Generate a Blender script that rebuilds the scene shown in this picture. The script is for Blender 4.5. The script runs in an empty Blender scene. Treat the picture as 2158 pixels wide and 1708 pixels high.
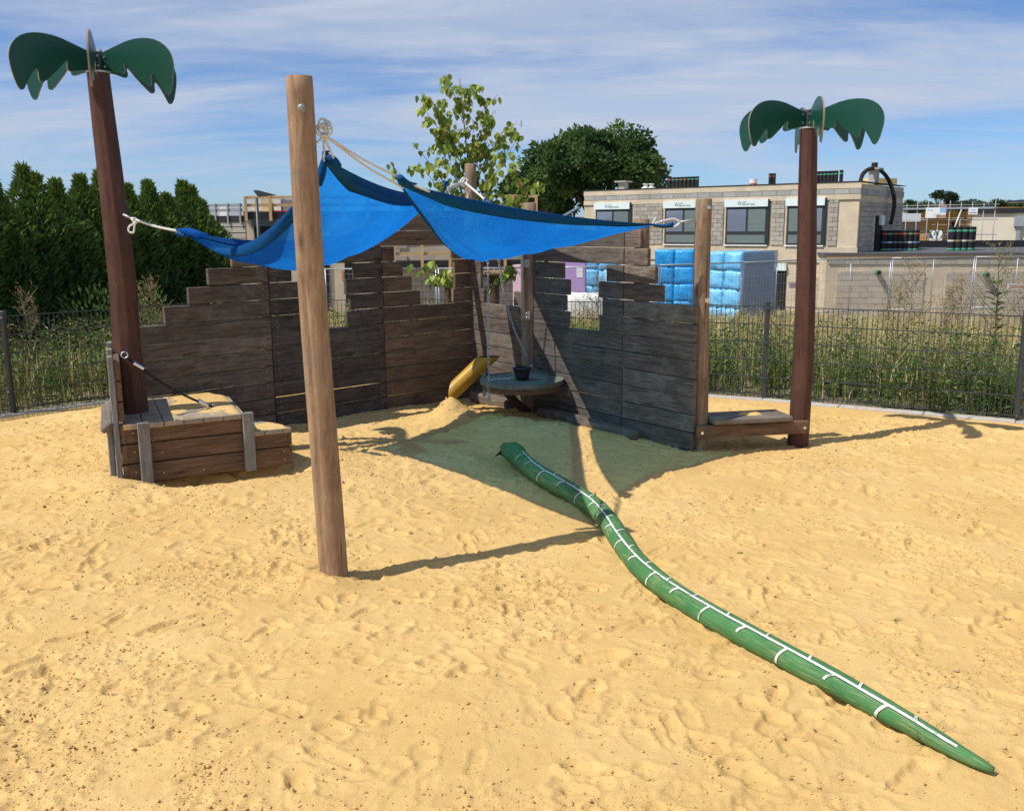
import bpy, bmesh, math, random
import numpy as np
from mathutils import Vector, Matrix

random.seed(7)
RNG = np.random.default_rng(11)
scene = bpy.context.scene
C = scene.collection

# ------------------------------------------------------------------ camera
CAM_H, FPX, PITCH, ROLL = 1.945, 1945.75, 0.192448, -0.0066425
fw = np.array([0, math.cos(PITCH), -math.sin(PITCH)])
up0 = np.array([0, math.sin(PITCH), math.cos(PITCH)])
rt0 = np.array([1.0, 0, 0])
up = -rt0 * math.sin(ROLL) + up0 * math.cos(ROLL)
rt = rt0 * math.cos(ROLL) + up0 * math.sin(ROLL)
cam_d = bpy.data.cameras.new("camera")
cam = bpy.data.objects.new("camera", cam_d)
C.objects.link(cam)
cam.matrix_world = Matrix(((rt[0], up[0], -fw[0], 0), (rt[1], up[1], -fw[1], 0), (rt[2], up[2], -fw[2], CAM_H), (0, 0, 0, 1)))
cam_d.sensor_fit = 'HORIZONTAL'
cam_d.sensor_width = 36.0
cam_d.lens = 36.0 * FPX / 2157.0
cam_d.clip_start = 0.05
cam_d.clip_end = 6000
scene.camera = cam

# ------------------------------------------------------------------ light
SUN_EL, SUN_AZ = math.radians(54.0), math.radians(203.5)   # azimuth of the sun, counter-clockwise from +X
to_sun = Vector((math.cos(SUN_EL) * math.cos(SUN_AZ), math.cos(SUN_EL) * math.sin(SUN_AZ), math.sin(SUN_EL)))
sd = bpy.data.lights.new("sun", 'SUN')
sd.energy = 4.2
sd.angle = math.radians(0.53)
sd.color = (1.0, 0.955, 0.88)
sun = bpy.data.objects.new("sun", sd)
C.objects.link(sun)
sun.rotation_euler = (-to_sun).to_track_quat('-Z', 'Y').to_euler()
sun.location = (-20, -10, 30)

world = bpy.data.worlds.new("World")
scene.world = world
world.use_nodes = True
wn, wl = world.node_tree.nodes, world.node_tree.links
wn.clear()
w_out = wn.new('ShaderNodeOutputWorld')
w_bg = wn.new('ShaderNodeBackground')
w_bg.inputs[1].default_value = 0.098
w_sky = wn.new('ShaderNodeTexSky')
w_sky.sky_type = 'NISHITA'
w_sky.sun_disc = False
w_sky.sun_elevation = SUN_EL
w_sky.sun_rotation = math.atan2(to_sun.x, to_sun.y)
w_sky.altitude = 250
w_sky.air_density = 0.75
w_sky.dust_density = 0.5
w_sky.ozone_density = 2.5
def wmath(op, a, b=None, clamp=False):
    n = wn.new('ShaderNodeMath'); n.operation = op; n.use_clamp = clamp
    for i, v in enumerate((a, b)):
        if v is None: continue
        if isinstance(v, (int, float)): n.inputs[i].default_value = v
        else: wl.new(v, n.inputs[i])
    return n.outputs[0]
w_tc = wn.new('ShaderNodeTexCoord')
w_sep = wn.new('ShaderNodeSeparateXYZ')
wl.new(w_tc.outputs['Generated'], w_sep.inputs[0])
zc = wmath('MAXIMUM', wmath('ADD', w_sep.outputs[2], 0.10), 0.03)
w_cmb = wn.new('ShaderNodeCombineXYZ')
wl.new(wmath('DIVIDE', w_sep.outputs[0], zc), w_cmb.inputs[0])
wl.new(wmath('DIVIDE', w_sep.outputs[1], zc), w_cmb.inputs[1])
def wnoise(scale, detail, rough, dist, stretch, off, rotz=0.0):
    mp = wn.new('ShaderNodeMapping')
    mp.inputs['Scale'].default_value = stretch
    mp.inputs['Location'].default_value = off
    mp.inputs['Rotation'].default_value = (0, 0, rotz)
    wl.new(w_cmb.outputs[0], mp.inputs[0])
    n = wn.new('ShaderNodeTexNoise')
    n.inputs['Scale'].default_value = scale
    n.inputs['Detail'].default_value = detail
    n.inputs['Roughness'].default_value = rough
    n.inputs['Distortion'].default_value = dist
    wl.new(mp.outputs[0], n.inputs['Vector'])
    return n.outputs[0]
def wramp(v, lo, hi):
    n = wn.new('ShaderNodeMapRange'); n.interpolation_type = 'SMOOTHSTEP'
    n.inputs[1].default_value = lo; n.inputs[2].default_value = hi
    wl.new(v, n.inputs[0]); return n.outputs[0]
veil = wramp(wnoise(0.62, 7, 0.60, 0.7, (0.7, 1.0, 1), (3.1, 0.55, 0), 0.25), 0.36, 0.60)
streak = wramp(wnoise(2.2, 8, 0.62, 0.7, (0.45, 1.5, 1), (1.3, 4.2, 0), 0.35), 0.40, 0.76)
puff = wramp(wnoise(1.5, 7, 0.58, 0.2, (0.55, 0.75, 1), (9.3, 2.2, 0)), 0.60, 0.74)
lowband = wramp(w_sep.outputs[2], 0.17, 0.045)
above = wramp(w_sep.outputs[2], 0.005, 0.09)
cl = wmath('ADD', wmath('MULTIPLY', veil, 0.82), wmath('MULTIPLY', streak, 0.42))
cl = wmath('ADD', cl, wmath('MULTIPLY', wmath('MULTIPLY', puff, lowband), 0.5))
cl = wmath('MULTIPLY', wmath('MULTIPLY', cl, above), 0.85, True)
w_mix = wn.new('ShaderNodeMix'); w_mix.data_type = 'RGBA'
wl.new(cl, w_mix.inputs[0])
w_hsv = wn.new('ShaderNodeHueSaturation')
w_hsv.inputs['Saturation'].default_value = 1.0
wl.new(w_sky.outputs[0], w_hsv.inputs['Color'])
w_tint = wn.new('ShaderNodeMix'); w_tint.data_type = 'RGBA'; w_tint.blend_type = 'MULTIPLY'; w_tint.inputs[0].default_value = 1.0
wl.new(w_hsv.outputs[0], w_tint.inputs[6]); w_tint.inputs[7].default_value = (0.74, 0.93, 1.16, 1)
wl.new(w_tint.outputs[2], w_mix.inputs[6])
w_mix.inputs[7].default_value = (4.9, 5.5, 6.7, 1)
wl.new(w_mix.outputs[2], w_bg.inputs[0])
wl.new(w_bg.outputs[0], w_out.inputs[0])

scene.view_settings.view_transform = 'Standard'
scene.view_settings.look = 'None'
scene.view_settings.exposure = 0.17
scene.view_settings.gamma = 1.0
scene.view_settings.use_curve_mapping = False
scene.render.engine = 'CYCLES'
scene.render.resolution_x, scene.render.resolution_y = 1024, 810
scene.cycles.max_bounces = 8
scene.cycles.transparent_max_bounces = 12

# ------------------------------------------------------------------ surveying helpers (photo measurements -> metres)
def ray(x, y): return fw + rt * (x - 1078.5) / FPX + up * (854 - y) / FPX
def G(x, y, z=0.0):
    d = ray(x, y); t = (z - CAM_H) / d[2]; p = d * t; return Vector((p[0], p[1], z))
def PY(x, y, Y):
    d = ray(x, y); p = d * Y / d[1]; return Vector((p[0], p[1], p[2] + CAM_H))
def HZ(x, y, z): return G(x, y, z)

# ------------------------------------------------------------------ object helpers
WL = {}
def wloc(o): return WL.get(o.name, Vector((0, 0, 0)))
def tag(o, label=None, cat=None, group=None, kind=None):
    if label: o['label'] = label
    if cat: o['category'] = cat
    if group: o['group'] = group
    if kind: o['kind'] = kind
    return o
def thing(name, label, cat, loc=(0, 0, 0), group=None):
    o = bpy.data.objects.new(name, None); C.objects.link(o)
    o.empty_display_size = 0.1
    o.location = loc; WL[o.name] = Vector(loc)
    return tag(o, label, cat, group)
def put(name, me, m=None, parent=None, loc=(0, 0, 0), rot=None, scale=None):
    o = bpy.data.objects.new(name, me); C.objects.link(o)
    if m is not None and len(me.materials) == 0: me.materials.append(m)
    loc = Vector(loc)
    if parent is not None:
        o.parent = parent; o.location = loc - wloc(parent)
    else: o.location = loc
    WL[o.name] = loc
    if rot is not None: o.rotation_euler = rot
    if scale is not None: o.scale = scale
    return o
def mesh(name, v, f, smooth=False):
    me = bpy.data.meshes.new(name)
    me.from_pydata([tuple(p) for p in v], [], [tuple(q) for q in f]); me.validate(); me.update()
    if smooth: me.polygons.foreach_set('use_smooth', [True] * len(me.polygons))
    return me
def obj(name, v, f, m, parent=None, smooth=False):
    """world-space vertices, origin moved to the middle of the piece"""
    a = np.asarray(v, dtype=float); c = (a.max(0) + a.min(0)) / 2
    return put(name, mesh(name, a - c, f, smooth), m, parent, c)
def npmesh(name, V, F, col=None, smooth=False):
    """fast mesh from arrays; F is (n,3) or (n,4)"""
    V = np.asarray(V, np.float32); F = np.asarray(F, np.int32); k = F.shape[1]
    me = bpy.data.meshes.new(name)
    me.vertices.add(len(V)); me.vertices.foreach_set('co', V.ravel())
    me.loops.add(F.size); me.loops.foreach_set('vertex_index', F.ravel())
    me.polygons.add(len(F))
    me.polygons.foreach_set('loop_start', np.arange(0, F.size, k, dtype=np.int32))
    try: me.polygons.foreach_set('loop_total', np.full(len(F), k, np.int32))
    except Exception: pass
    me.polygons.foreach_set('use_smooth', np.full(len(F), smooth, bool))
    if col is not None:
        at = me.attributes.new('Col', 'FLOAT_COLOR', 'POINT')
        at.data.foreach_set('color', np.asarray(col, np.float32).ravel())
    me.update(calc_edges=True)
    return me
def join(parts):
    V, F, n = [], [], 0
    for v, f in parts:
        V += [tuple(p) for p in v]; F += [tuple(i + n for i in q) for q in f]; n += len(v)
    return V, F
def box(c, s, az=0.0):
    c = Vector(c); hx, hy, hz = s[0] / 2, s[1] / 2, s[2] / 2
    ca, sa = math.cos(az), math.sin(az)
    v = [(c.x + ca * x - sa * y, c.y + sa * x + ca * y, c.z + z) for z in (-hz, hz) for y in (-hy, hy) for x in (-hx, hx)]
    return v, [(0, 2, 3, 1), (4, 5, 7, 6), (0, 1, 5, 4), (1, 3, 7, 5), (3, 2, 6, 7), (2, 0, 4, 6)]
def cbox(name, s, b=0.004, seg=1):
    """bevelled box mesh centred on its origin, x along its length"""
    bm = bmesh.new(); bmesh.ops.create_cube(bm, size=1.0)
    for v in bm.verts: v.co = Vector((v.co.x * s[0], v.co.y * s[1], v.co.z * s[2]))
    if b > 0: bmesh.ops.bevel(bm, geom=bm.edges[:], offset=b, segments=seg, affect='EDGES', profile=0.5)
    me = bpy.data.meshes.new(name); bm.to_mesh(me); bm.free(); return me
def frame_of(t):
    t = Vector(t).normalized()
    a = Vector((0, 0, 1)) if abs(t.z) < 0.9 else Vector((1, 0, 0))
    u = t.cross(a).normalized(); return u, t.cross(u).normalized()
def tube(pts, r, n=8, cap=True):
    pts = [Vector(p) for p in pts]; k = len(pts)
    rs = [r] * k if isinstance(r, (int, float)) else list(r)
    V, F = [], []
    u, w = frame_of(pts[1] - pts[0])
    for i, p in enumerate(pts):
        t = (pts[min(i + 1, k - 1)] - pts[max(i - 1, 0)]).normalized()
        u = (u - t * u.dot(t)).normalized(); w = t.cross(u)
        for j in range(n):
            a = 2 * math.pi * j / n
            V.append(p + (u * math.cos(a) + w * math.sin(a)) * rs[i])
    for i in range(k - 1):
        for j in range(n):
            F.append((i * n + j, i * n + (j + 1) % n, (i + 1) * n + (j + 1) % n, (i + 1) * n + j))
    if cap:
        F.append(tuple(range(n))[::-1]); F.append(tuple((k - 1) * n + j for j in range(n)))
    return V, F
def curve_pts(P, n):
    """Catmull-Rom through P"""
    P = [Vector(p) for p in P]; Q = [P[0] * 2 - P[1]] + P + [P[-1] * 2 - P[-2]]; out = []
    m = len(P) - 1
    for i in range(n):
        s = i / (n - 1) * m; k = min(int(s), m - 1); t = s - k
        a, b, c, d = Q[k:k + 4]
        out.append(0.5 * ((2 * b) + (c - a) * t + (2 * a - 5 * b + 4 * c - d) * t * t + (3 * b - a - 3 * c + d) * t ** 3))
    return out
def interp(xs, x):
    return float(np.interp(x, [a for a, _ in xs], [b for _, b in xs]))

# ------------------------------------------------------------------ numpy noise
def _h(ix, iy, s):
    n = (ix.astype(np.int64) * 374761393 + iy.astype(np.int64) * 668265263 + s * 974711) & 0x7fffffff
    n = ((n ^ (n >> 13)) * 1274126177) & 0x7fffffff
    return ((n ^ (n >> 16)) & 0xffff) / 65535.0
def vnoise(x, y, s=0):
    ix, iy = np.floor(x), np.floor(y); fx, fy = x - ix, y - iy
    fx = fx * fx * fx * (fx * (fx * 6 - 15) + 10); fy = fy * fy * fy * (fy * (fy * 6 - 15) + 10)
    ix, iy = ix.astype(np.int64), iy.astype(np.int64)
    a, b, c, d = _h(ix, iy, s), _h(ix + 1, iy, s), _h(ix, iy + 1, s), _h(ix + 1, iy + 1, s)
    return (a * (1 - fx) + b * fx) * (1 - fy) + (c * (1 - fx) + d * fx) * fy - 0.5
def fbm(x, y, o=4, s=0, g=0.5):
    r, a, k = 0, 1.0, 1.0
    for i in range(o):
        r = r + a * vnoise(x * k + 17.3 * i, y * k - 9.1 * i, s + i); a *= g; k *= 2.03
    return r

# ------------------------------------------------------------------ materials
def nodes_of(name):
    m = bpy.data.materials.new(name); m.use_nodes = True
    nt = m.node_tree; return m, nt.nodes, nt.links, nt.nodes['Principled BSDF']
def add_noise(N, L, vec, scale, detail=4, rough=0.55, dist=0.0):
    n = N.new('ShaderNodeTexNoise')
    n.inputs['Scale'].default_value = scale; n.inputs['Detail'].default_value = detail
    n.inputs['Roughness'].default_value = rough; n.inputs['Distortion'].default_value = dist
    L.new(vec, n.inputs['Vector']); return n.outputs[0]
def add_map(N, L, scale=(1, 1, 1), rnd=True, coord='Object'):
    tc = N.new('ShaderNodeTexCoord'); mp = N.new('ShaderNodeMapping')
    mp.inputs['Scale'].default_value = scale
    L.new(tc.outputs[coord], mp.inputs[0])
    if rnd:
        oi = N.new('ShaderNodeObjectInfo'); ml = N.new('ShaderNodeVectorMath'); ml.operation = 'SCALE'
        cb = N.new('ShaderNodeCombineXYZ')
        for i in range(3): L.new(oi.outputs['Random'], cb.inputs[i])
        L.new(cb.outputs[0], ml.inputs[0]); ml.inputs['Scale'].default_value = 37.0
        L.new(ml.outputs[0], mp.inputs['Location'])
    return mp.outputs[0]
def add_ramp(N, L, fac, stops):
    r = N.new('ShaderNodeValToRGB')
    while len(r.color_ramp.elements) < len(stops): r.color_ramp.elements.new(0.5)
    for e, (p, c) in zip(r.color_ramp.elements, stops):
        e.position = p; e.color = (*c, 1) if len(c) == 3 else c
    L.new(fac, r.inputs[0]); return r.outputs[0]
def add_mix(N, L, fac, a, b, mode='MIX'):
    n = N.new('ShaderNodeMix'); n.data_type = 'RGBA'; n.blend_type = mode
    for i, v in ((0, fac), (6, a), (7, b)):
        if isinstance(v, (int, float)): n.inputs[i].default_value = v
        elif isinstance(v, tuple): n.inputs[i].default_value = (*v, 1) if len(v) == 3 else v
        else: L.new(v, n.inputs[i])
    return n.outputs[2]
def add_math(N, L, op, a, b=0.0, clamp=False):
    n = N.new('ShaderNodeMath'); n.operation = op; n.use_clamp = clamp
    for i, v in enumerate((a, b)):
        if isinstance(v, (int, float)): n.inputs[i].default_value = v
        else: L.new(v, n.inputs[i])
    return n.outputs[0]
def add_bump(N, L, P, h, strength, dist=0.01):
    b = N.new('ShaderNodeBump'); b.inputs['Strength'].default_value = strength; b.inputs['Distance'].default_value = dist
    L.new(h, b.inputs['Height']); L.new(b.outputs[0], P.inputs['Normal']); return b
def obj_tone(N, L, col, amt):
    """per-object brightness variation"""
    oi = N.new('ShaderNodeObjectInfo'); h = N.new('ShaderNodeHueSaturation')
    L.new(add_math(N, L, 'ADD', add_math(N, L, 'MULTIPLY', oi.outputs['Random'], 2 * amt), 1 - amt), h.inputs['Value'])
    L.new(col, h.inputs['Color']); return h.outputs[0]
def M(name, c, rough=0.7, var=0.25, scale=6.0, bump=0.0, bscale=60.0, metal=0.0, stretch=(1, 1, 1), tone=0.06, dirt=None, spec=0.4):
    m, N, L, P = nodes_of(name)
    v = add_map(N, L, stretch)
    n1 = add_noise(N, L, v, scale, 6, 0.6)
    d = tuple(x * (1 - var) for x in c); e = tuple(min(1, x * (1 + var * 0.6)) for x in c)
    col = add_ramp(N, L, n1, [(0.3, d), (0.55, c), (0.75, e)])
    if dirt:
        n3 = add_noise(N, L, v, scale * 0.35, 7, 0.65)
        col = add_mix(N, L, add_ramp(N, L, n3, [(0.5, (0, 0, 0)), (0.7, (dirt[3],) * 3)]), col, dirt[:3])
    if tone: col = obj_tone(N, L, col, tone)
    L.new(col, P.inputs['Base Color'])
    P.inputs['Roughness'].default_value = rough; P.inputs['Metallic'].default_value = metal
    P.inputs['Specular IOR Level'].default_value = spec
    if bump: add_bump(N, L, P, add_noise(N, L, v, bscale, 5, 0.6), bump)
    return m
def wood(name, dark, mid, light, axis='x', rough=0.8, bump=0.35, tone=0.2, weather=None):
    """grain runs along the given local axis"""
    m, N, L, P = nodes_of(name)
    st = {'x': (0.9, 9, 9), 'y': (9, 0.9, 9), 'z': (9, 9, 0.9)}[axis]
    v = add_map(N, L, st)
    g1 = add_noise(N, L, v, 3.0, 8, 0.62, 1.2)
    g2 = add_noise(N, L, v, 14.0, 6, 0.7, 0.4)
    w = add_map(N, L, (1, 1, 1)); blot = add_noise(N, L, w, 3.2, 4, 0.6)
    g = add_math(N, L, 'ADD', add_math(N, L, 'MULTIPLY', g1, 0.62), add_math(N, L, 'MULTIPLY', g2, 0.38))
    col = add_ramp(N, L, g, [(0.32, dark), (0.5, mid), (0.70, light)])
    col = add_mix(N, L, 0.55, col, add_ramp(N, L, blot, [(0.3, (0.35, 0.35, 0.35)), (0.5, (0.5, 0.5, 0.5)), (0.72, (0.66, 0.64, 0.61))]), 'OVERLAY')
    if weather:
        wz = add_noise(N, L, w, 7.0, 8, 0.7)
        col = add_mix(N, L, add_ramp(N, L, wz, [(0.52, (0, 0, 0)), (0.66, (weather[3],) * 3)]), col, weather[:3])
    st2 = {'x': (0.45, 24, 24), 'y': (24, 0.45, 24), 'z': (24, 24, 0.45)}[axis]
    ck = add_noise(N, L, add_map(N, L, st2), 2.2, 3, 0.5, 0.3)
    crack = add_ramp(N, L, ck, [(0.27, (0.85,) * 3), (0.32, (0, 0, 0))])
    dk = tuple(x * 0.35 for x in dark)
    col = add_mix(N, L, crack, col, dk)
    vo = N.new('ShaderNodeTexVoronoi'); vo.inputs['Scale'].default_value = 1.0
    L.new(add_map(N, L, {'x': (1.5, 7, 7), 'y': (7, 1.5, 7), 'z': (7, 7, 1.5)}[axis]), vo.inputs['Vector'])
    col = add_mix(N, L, add_ramp(N, L, vo.outputs['Distance'], [(0.04, (0.75,) * 3), (0.13, (0, 0, 0))]), col, dk)
    if tone: col = obj_tone(N, L, col, tone)
    L.new(col, P.inputs['Base Color'])
    P.inputs['Roughness'].default_value = rough; P.inputs['Specular IOR Level'].default_value = 0.25
    g = add_math(N, L, 'SUBTRACT', g, crack)
    add_bump(N, L, P, g, bump, 0.006)
    return m
def vcol(name, rough=0.7, transl=0.35, var=0.15, spec=0.25):
    """leaf material coloured by the Col attribute, part of the light passing through"""
    m, N, L, P = nodes_of(name)
    a = N.new('ShaderNodeAttribute'); a.attribute_name = 'Col'
    L.new(a.outputs['Color'], P.inputs['Base Color'])
    P.inputs['Roughness'].default_value = rough; P.inputs['Specular IOR Level'].default_value = spec
    t = N.new('ShaderNodeBsdfTranslucent'); L.new(a.outputs['Color'], t.inputs['Color'])
    mx = N.new('ShaderNodeMixShader'); mx.inputs[0].default_value = transl
    L.new(P.outputs[0], mx.inputs[1]); L.new(t.outputs[0], mx.inputs[2])
    L.new(mx.outputs[0], N['Material Output'].inputs['Surface'])
    return m

m_plank = wood('weathered_plank', (0.040, 0.030, 0.024), (0.135, 0.105, 0.083), (0.25, 0.205, 0.17), 'x', bump=0.7, weather=(0.26, 0.235, 0.21, 0.45))
m_plank_brown = wood('brown_plank', (0.06, 0.036, 0.022), (0.15, 0.092, 0.056), (0.235, 0.155, 0.1), 'x', tone=0.12)
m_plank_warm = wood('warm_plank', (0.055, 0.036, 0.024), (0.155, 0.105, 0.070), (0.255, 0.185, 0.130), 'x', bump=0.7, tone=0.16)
m_plank_dark = wood('charcoal_plank', (0.026, 0.022, 0.019), (0.080, 0.067, 0.057), (0.150, 0.130, 0.112), 'x', bump=0.7, tone=0.2, weather=(0.16, 0.145, 0.13, 0.4))
m_plank_pale = wood('greyed_plank', (0.060, 0.052, 0.043), (0.165, 0.145, 0.122), (0.275, 0.248, 0.215), 'x', bump=0.7, tone=0.16, weather=(0.22, 0.20, 0.18, 0.4))
m_grey_batten = wood('silvered_batten', (0.13, 0.125, 0.12), (0.22, 0.215, 0.21), (0.31, 0.305, 0.30), 'z', tone=0.08)
m_grey_plank = wood('silvered_plank', (0.10, 0.085, 0.07), (0.18, 0.152, 0.125), (0.26, 0.222, 0.185), 'x', tone=0.12, bump=0.6)
m_log = wood('peeled_log', (0.10, 0.066, 0.042), (0.25, 0.17, 0.11), (0.38, 0.285, 0.20), 'z', tone=0.1, bump=0.8, weather=(0.19, 0.155, 0.13, 0.75))
m_log_front = wood('warm_peeled_log', (0.15, 0.09, 0.055), (0.32, 0.205, 0.125), (0.44, 0.31, 0.205), 'z', tone=0.0, bump=0.8, weather=(0.23, 0.17, 0.13, 0.7))
m_table = wood('table_board', (0.095, 0.10, 0.08), (0.165, 0.172, 0.138), (0.25, 0.25, 0.20), 'x', tone=0.15, bump=0.6)  # green cast of the sail's shade mixed into the board colour
m_plank_shade = wood('shade_toned_plank', (0.032, 0.027, 0.023), (0.105, 0.088, 0.073), (0.19, 0.165, 0.14), 'x', bump=0.7, tone=0.2, weather=(0.2, 0.18, 0.16, 0.4))  # plank colour darkened to deepen the sail's shade on this section
m_log_dark = wood('dark_log', (0.05, 0.03, 0.018), (0.10, 0.06, 0.036), (0.16, 0.1, 0.06), 'z', tone=0.1)
m_palm = wood('stained_trunk', (0.05, 0.023, 0.016), (0.088, 0.040, 0.029), (0.13, 0.064, 0.048), 'z', tone=0.05, bump=0.3, rough=0.62)
m_steel = M('galvanised_steel', (0.50, 0.52, 0.54), 0.45, 0.15, 20, metal=0.35)
m_steel_dull = M('dull_steel', (0.34, 0.35, 0.36), 0.5, 0.2, 20, metal=0.4)
m_bright = M('polished_steel', (0.75, 0.75, 0.74), 0.22, 0.08, 20, metal=1.0)
m_fence = M('anthracite_fence_paint', (0.045, 0.052, 0.055), 0.42, 0.15, 9, spec=0.5)
m_white_rope = M('white_rope', (0.82, 0.81, 0.78), 0.85, 0.3, 140, bump=0.8, bscale=170, tone=0.03)
m_black_rope = M('black_rope', (0.018, 0.018, 0.02), 0.7, 0.4, 120, bump=0.8, bscale=150, tone=0)
m_brass = M('brass_screw', (0.42, 0.30, 0.16), 0.45, 0.2, 30, metal=0.7, tone=0)
m_kerb = M('concrete_kerb', (0.46, 0.43, 0.39), 0.9, 0.2, 14, 0.3, 120, dirt=(0.5, 0.37, 0.2, 0.5))
# ================================================================== ground
FENCE = [(-7.1, 7.85), (-5.295, 9.62), (-3.56, 11.36), (-1.25, 11.52), (1.1, 10.92), (2.823, 10.19), (4.981, 8.925), (7.1, 7.6)]
WC = Vector((-0.467, 10.506, 0)); AL, AR = 0.73395, -0.91258          # corner of the plank walls and the directions of both wings
DL = Vector((math.cos(AL), math.sin(AL), 0)); DR = Vector((math.cos(AR), math.sin(AR), 0))
def inside(x, y):
    d = np.full(np.shape(x), 1e9)
    for (ax, ay), (bx, by) in zip(FENCE[:-1], FENCE[1:]):
        L = math.hypot(bx - ax, by - ay); nx, ny = (by - ay) / L, -(bx - ax) / L
        d = np.minimum(d, nx * (x - ax) + ny * (y - ay))
    return d
def bump2(x, y, cx, cy, r, h, p=1.0): return h * np.exp(-(((x - cx) ** 2 + (y - cy) ** 2) / (r * r)) ** p)
def seg_d(x, y, a, b):
    ax, ay = a; bx, by = b; l2 = (bx - ax) ** 2 + (by - ay) ** 2
    t = np.clip(((x - ax) * (bx - ax) + (y - ay) * (by - ay)) / l2, 0, 1)
    return np.hypot(x - ax - t * (bx - ax), y - ay - t * (by - ay))
def sand_base(x, y):
    z = 0.030 * fbm(x * 0.55, y * 0.55, 3, 5) * 2 + 0.012 * fbm(x * 2.1, y * 2.1, 3, 15)
    z = z + bump2(x, y, 0.30, 9.25, 0.50, 0.03) + bump2(x, y, -0.10, 8.78, 0.42, 0.075) + bump2(x, y, 0.45, 8.55, 0.3, 0.04) + 0.03 * fbm(x * 4.2, y * 4.2, 3, 81) * np.exp(-((x - 0.1) ** 2 + (y - 8.7) ** 2) / 0.8) + bump2(x, y, -0.62, 9.22, 0.19, 0.22, 0.8)
    z = z + bump2(x, y, -0.25, 9.6, 0.35, 0.05) + bump2(x, y, 0.75, 8.3, 0.45, 0.06)
    z = z + bump2(x, y, -1.10, 4.90, 0.20, 0.045) + bump2(x, y, -0.85, 5.1, 0.22, -0.03)
    z = z - 0.16 * np.exp(-(seg_d(x, y, (-2.52, 7.06), (-1.92, 7.36)) / 0.27) ** 2) + 0.03 * np.exp(-(seg_d(x, y, (-2.5, 6.55), (-1.8, 6.85)) / 0.2) ** 2)
    z = z - 0.05 * np.exp(-(seg_d(x, y, (-0.1, 7.9), (0.1, 7.3)) / 0.22) ** 2)
    z = z + 0.05 * np.exp(-(seg_d(x, y, (-3.3, 6.9), (-2.95, 6.6)) / 0.3) ** 2) + bump2(x, y, -3.5, 8.2, 0.9, 0.05)
    z = z + bump2(x, y, 1.45, 7.45, 0.3, -0.03) + bump2(x, y, 2.2, 7.75, 0.35, -0.035)
    z = z + 0.05 * np.exp(-(seg_d(x, y, (-2.6, 8.5), (-1.0, 9.85)) / 0.22) ** 2)
    return z
def sand_z(x, y): return float(sand_base(np.array([float(x)]), np.array([float(y)]))[0])

# footprints, shared by all patches so that they line up
NP = 4600
fp = np.stack([RNG.uniform(-6, 6, NP), 1.2 + 10.2 * RNG.random(NP) ** 0.9, RNG.uniform(0, math.pi, NP), RNG.uniform(0.055, 0.135, NP),
               RNG.uniform(0.030, 0.062, NP), 0.0025 + 0.0095 * RNG.random(NP) ** 2.0, RNG.uniform(0, 100, NP)], 1)
def sand_patch(x0, x1, y0, y1, st, detail=True):
    xs, ys = np.arange(x0, x1 + st * 0.5, st), np.arange(y0, y1 + st * 0.5, st)
    X, Y = np.meshgrid(xs, ys); Z = sand_base(X, Y)
    if detail:
        Z = Z + 0.0065 * fbm(X * 5, Y * 5, 4, 25)
        for cx, cy, a, la, lb, dp, sd_ in fp:
            if cx < x0 - .3 or cx > x1 + .3 or cy < y0 - .3 or cy > y1 + .3: continue
            R = la * 1.7
            i0, i1 = np.searchsorted(xs, cx - R), np.searchsorted(xs, cx + R)
            j0, j1 = np.searchsorted(ys, cy - R), np.searchsorted(ys, cy + R)
            if i1 - i0 < 3 or j1 - j0 < 3: continue
            x, y = X[j0:j1, i0:i1] - cx, Y[j0:j1, i0:i1] - cy
            u, v = x * math.cos(a) + y * math.sin(a), -x * math.sin(a) + y * math.cos(a)
            wv = lb * (1 - 0.13 * np.cos(u / la * 3.0 + 0.6))                 # waist of a shoe
            q = np.sqrt((u / la) ** 2 + (v / wv) ** 2) + 0.45 * fbm(x * 16 + sd_, y * 16, 2, 3)
            pit = -dp * (1 / (1 + np.exp((q - 0.92) * 26)))
            heel = -0.5 * dp * np.exp(-(((u - la * 0.55) / (la * 0.4)) ** 2 + (v / (wv * 0.8)) ** 2))
            rim = dp * 0.75 * np.exp(-((q - 1.22) / 0.17) ** 2) * (0.6 + 0.9 * (vnoise(x * 14 + sd_, y * 14 + sd_, 9) + .5))
            tread = 0.0016 * np.sin(u * 420 + 2 * np.cos(v * 90)) * (q < 0.8) * (sd_ > 55)
            blk = Z[j0:j1, i0:i1]
            soft = 1 / (1 + np.exp((q - 0.9) * 16))
            blk += pit + heel + rim + tread
        rough = np.clip(fbm(X * 1.6 + 4, Y * 1.6, 4, 40) * 2.2 + 0.55, 0.12, 1)
        clod = np.clip(fbm(X * 38, Y * 38, 2, 50) - 0.17, 0, 1)
        clod2 = np.clip(fbm(X * 17, Y * 17, 3, 60) - 0.26, 0, 1)
        Z = Z + rough * (clod * 0.030 + clod2 * 0.028) + 0.0022 * vnoise(X * 70, Y * 70, 71)
    d = inside(X, Y)
    Z = np.where(d < 0.05, Z * 0 - 0.02 - np.clip(0.05 - d, 0, 0.3), Z)
    Z = np.where((d >= 0.05) & (d < 0.5), Z * (d - 0.05) / 0.45 + 0.012, Z)
    nx, ny = len(xs), len(ys)
    idx = np.arange(nx * ny).reshape(ny, nx)
    F = np.stack([idx[:-1, :-1], idx[:-1, 1:], idx[1:, 1:], idx[1:, :-1]], -1).reshape(-1, 4)
    return np.stack([X, Y, Z], -1).reshape(-1, 3), F
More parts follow.
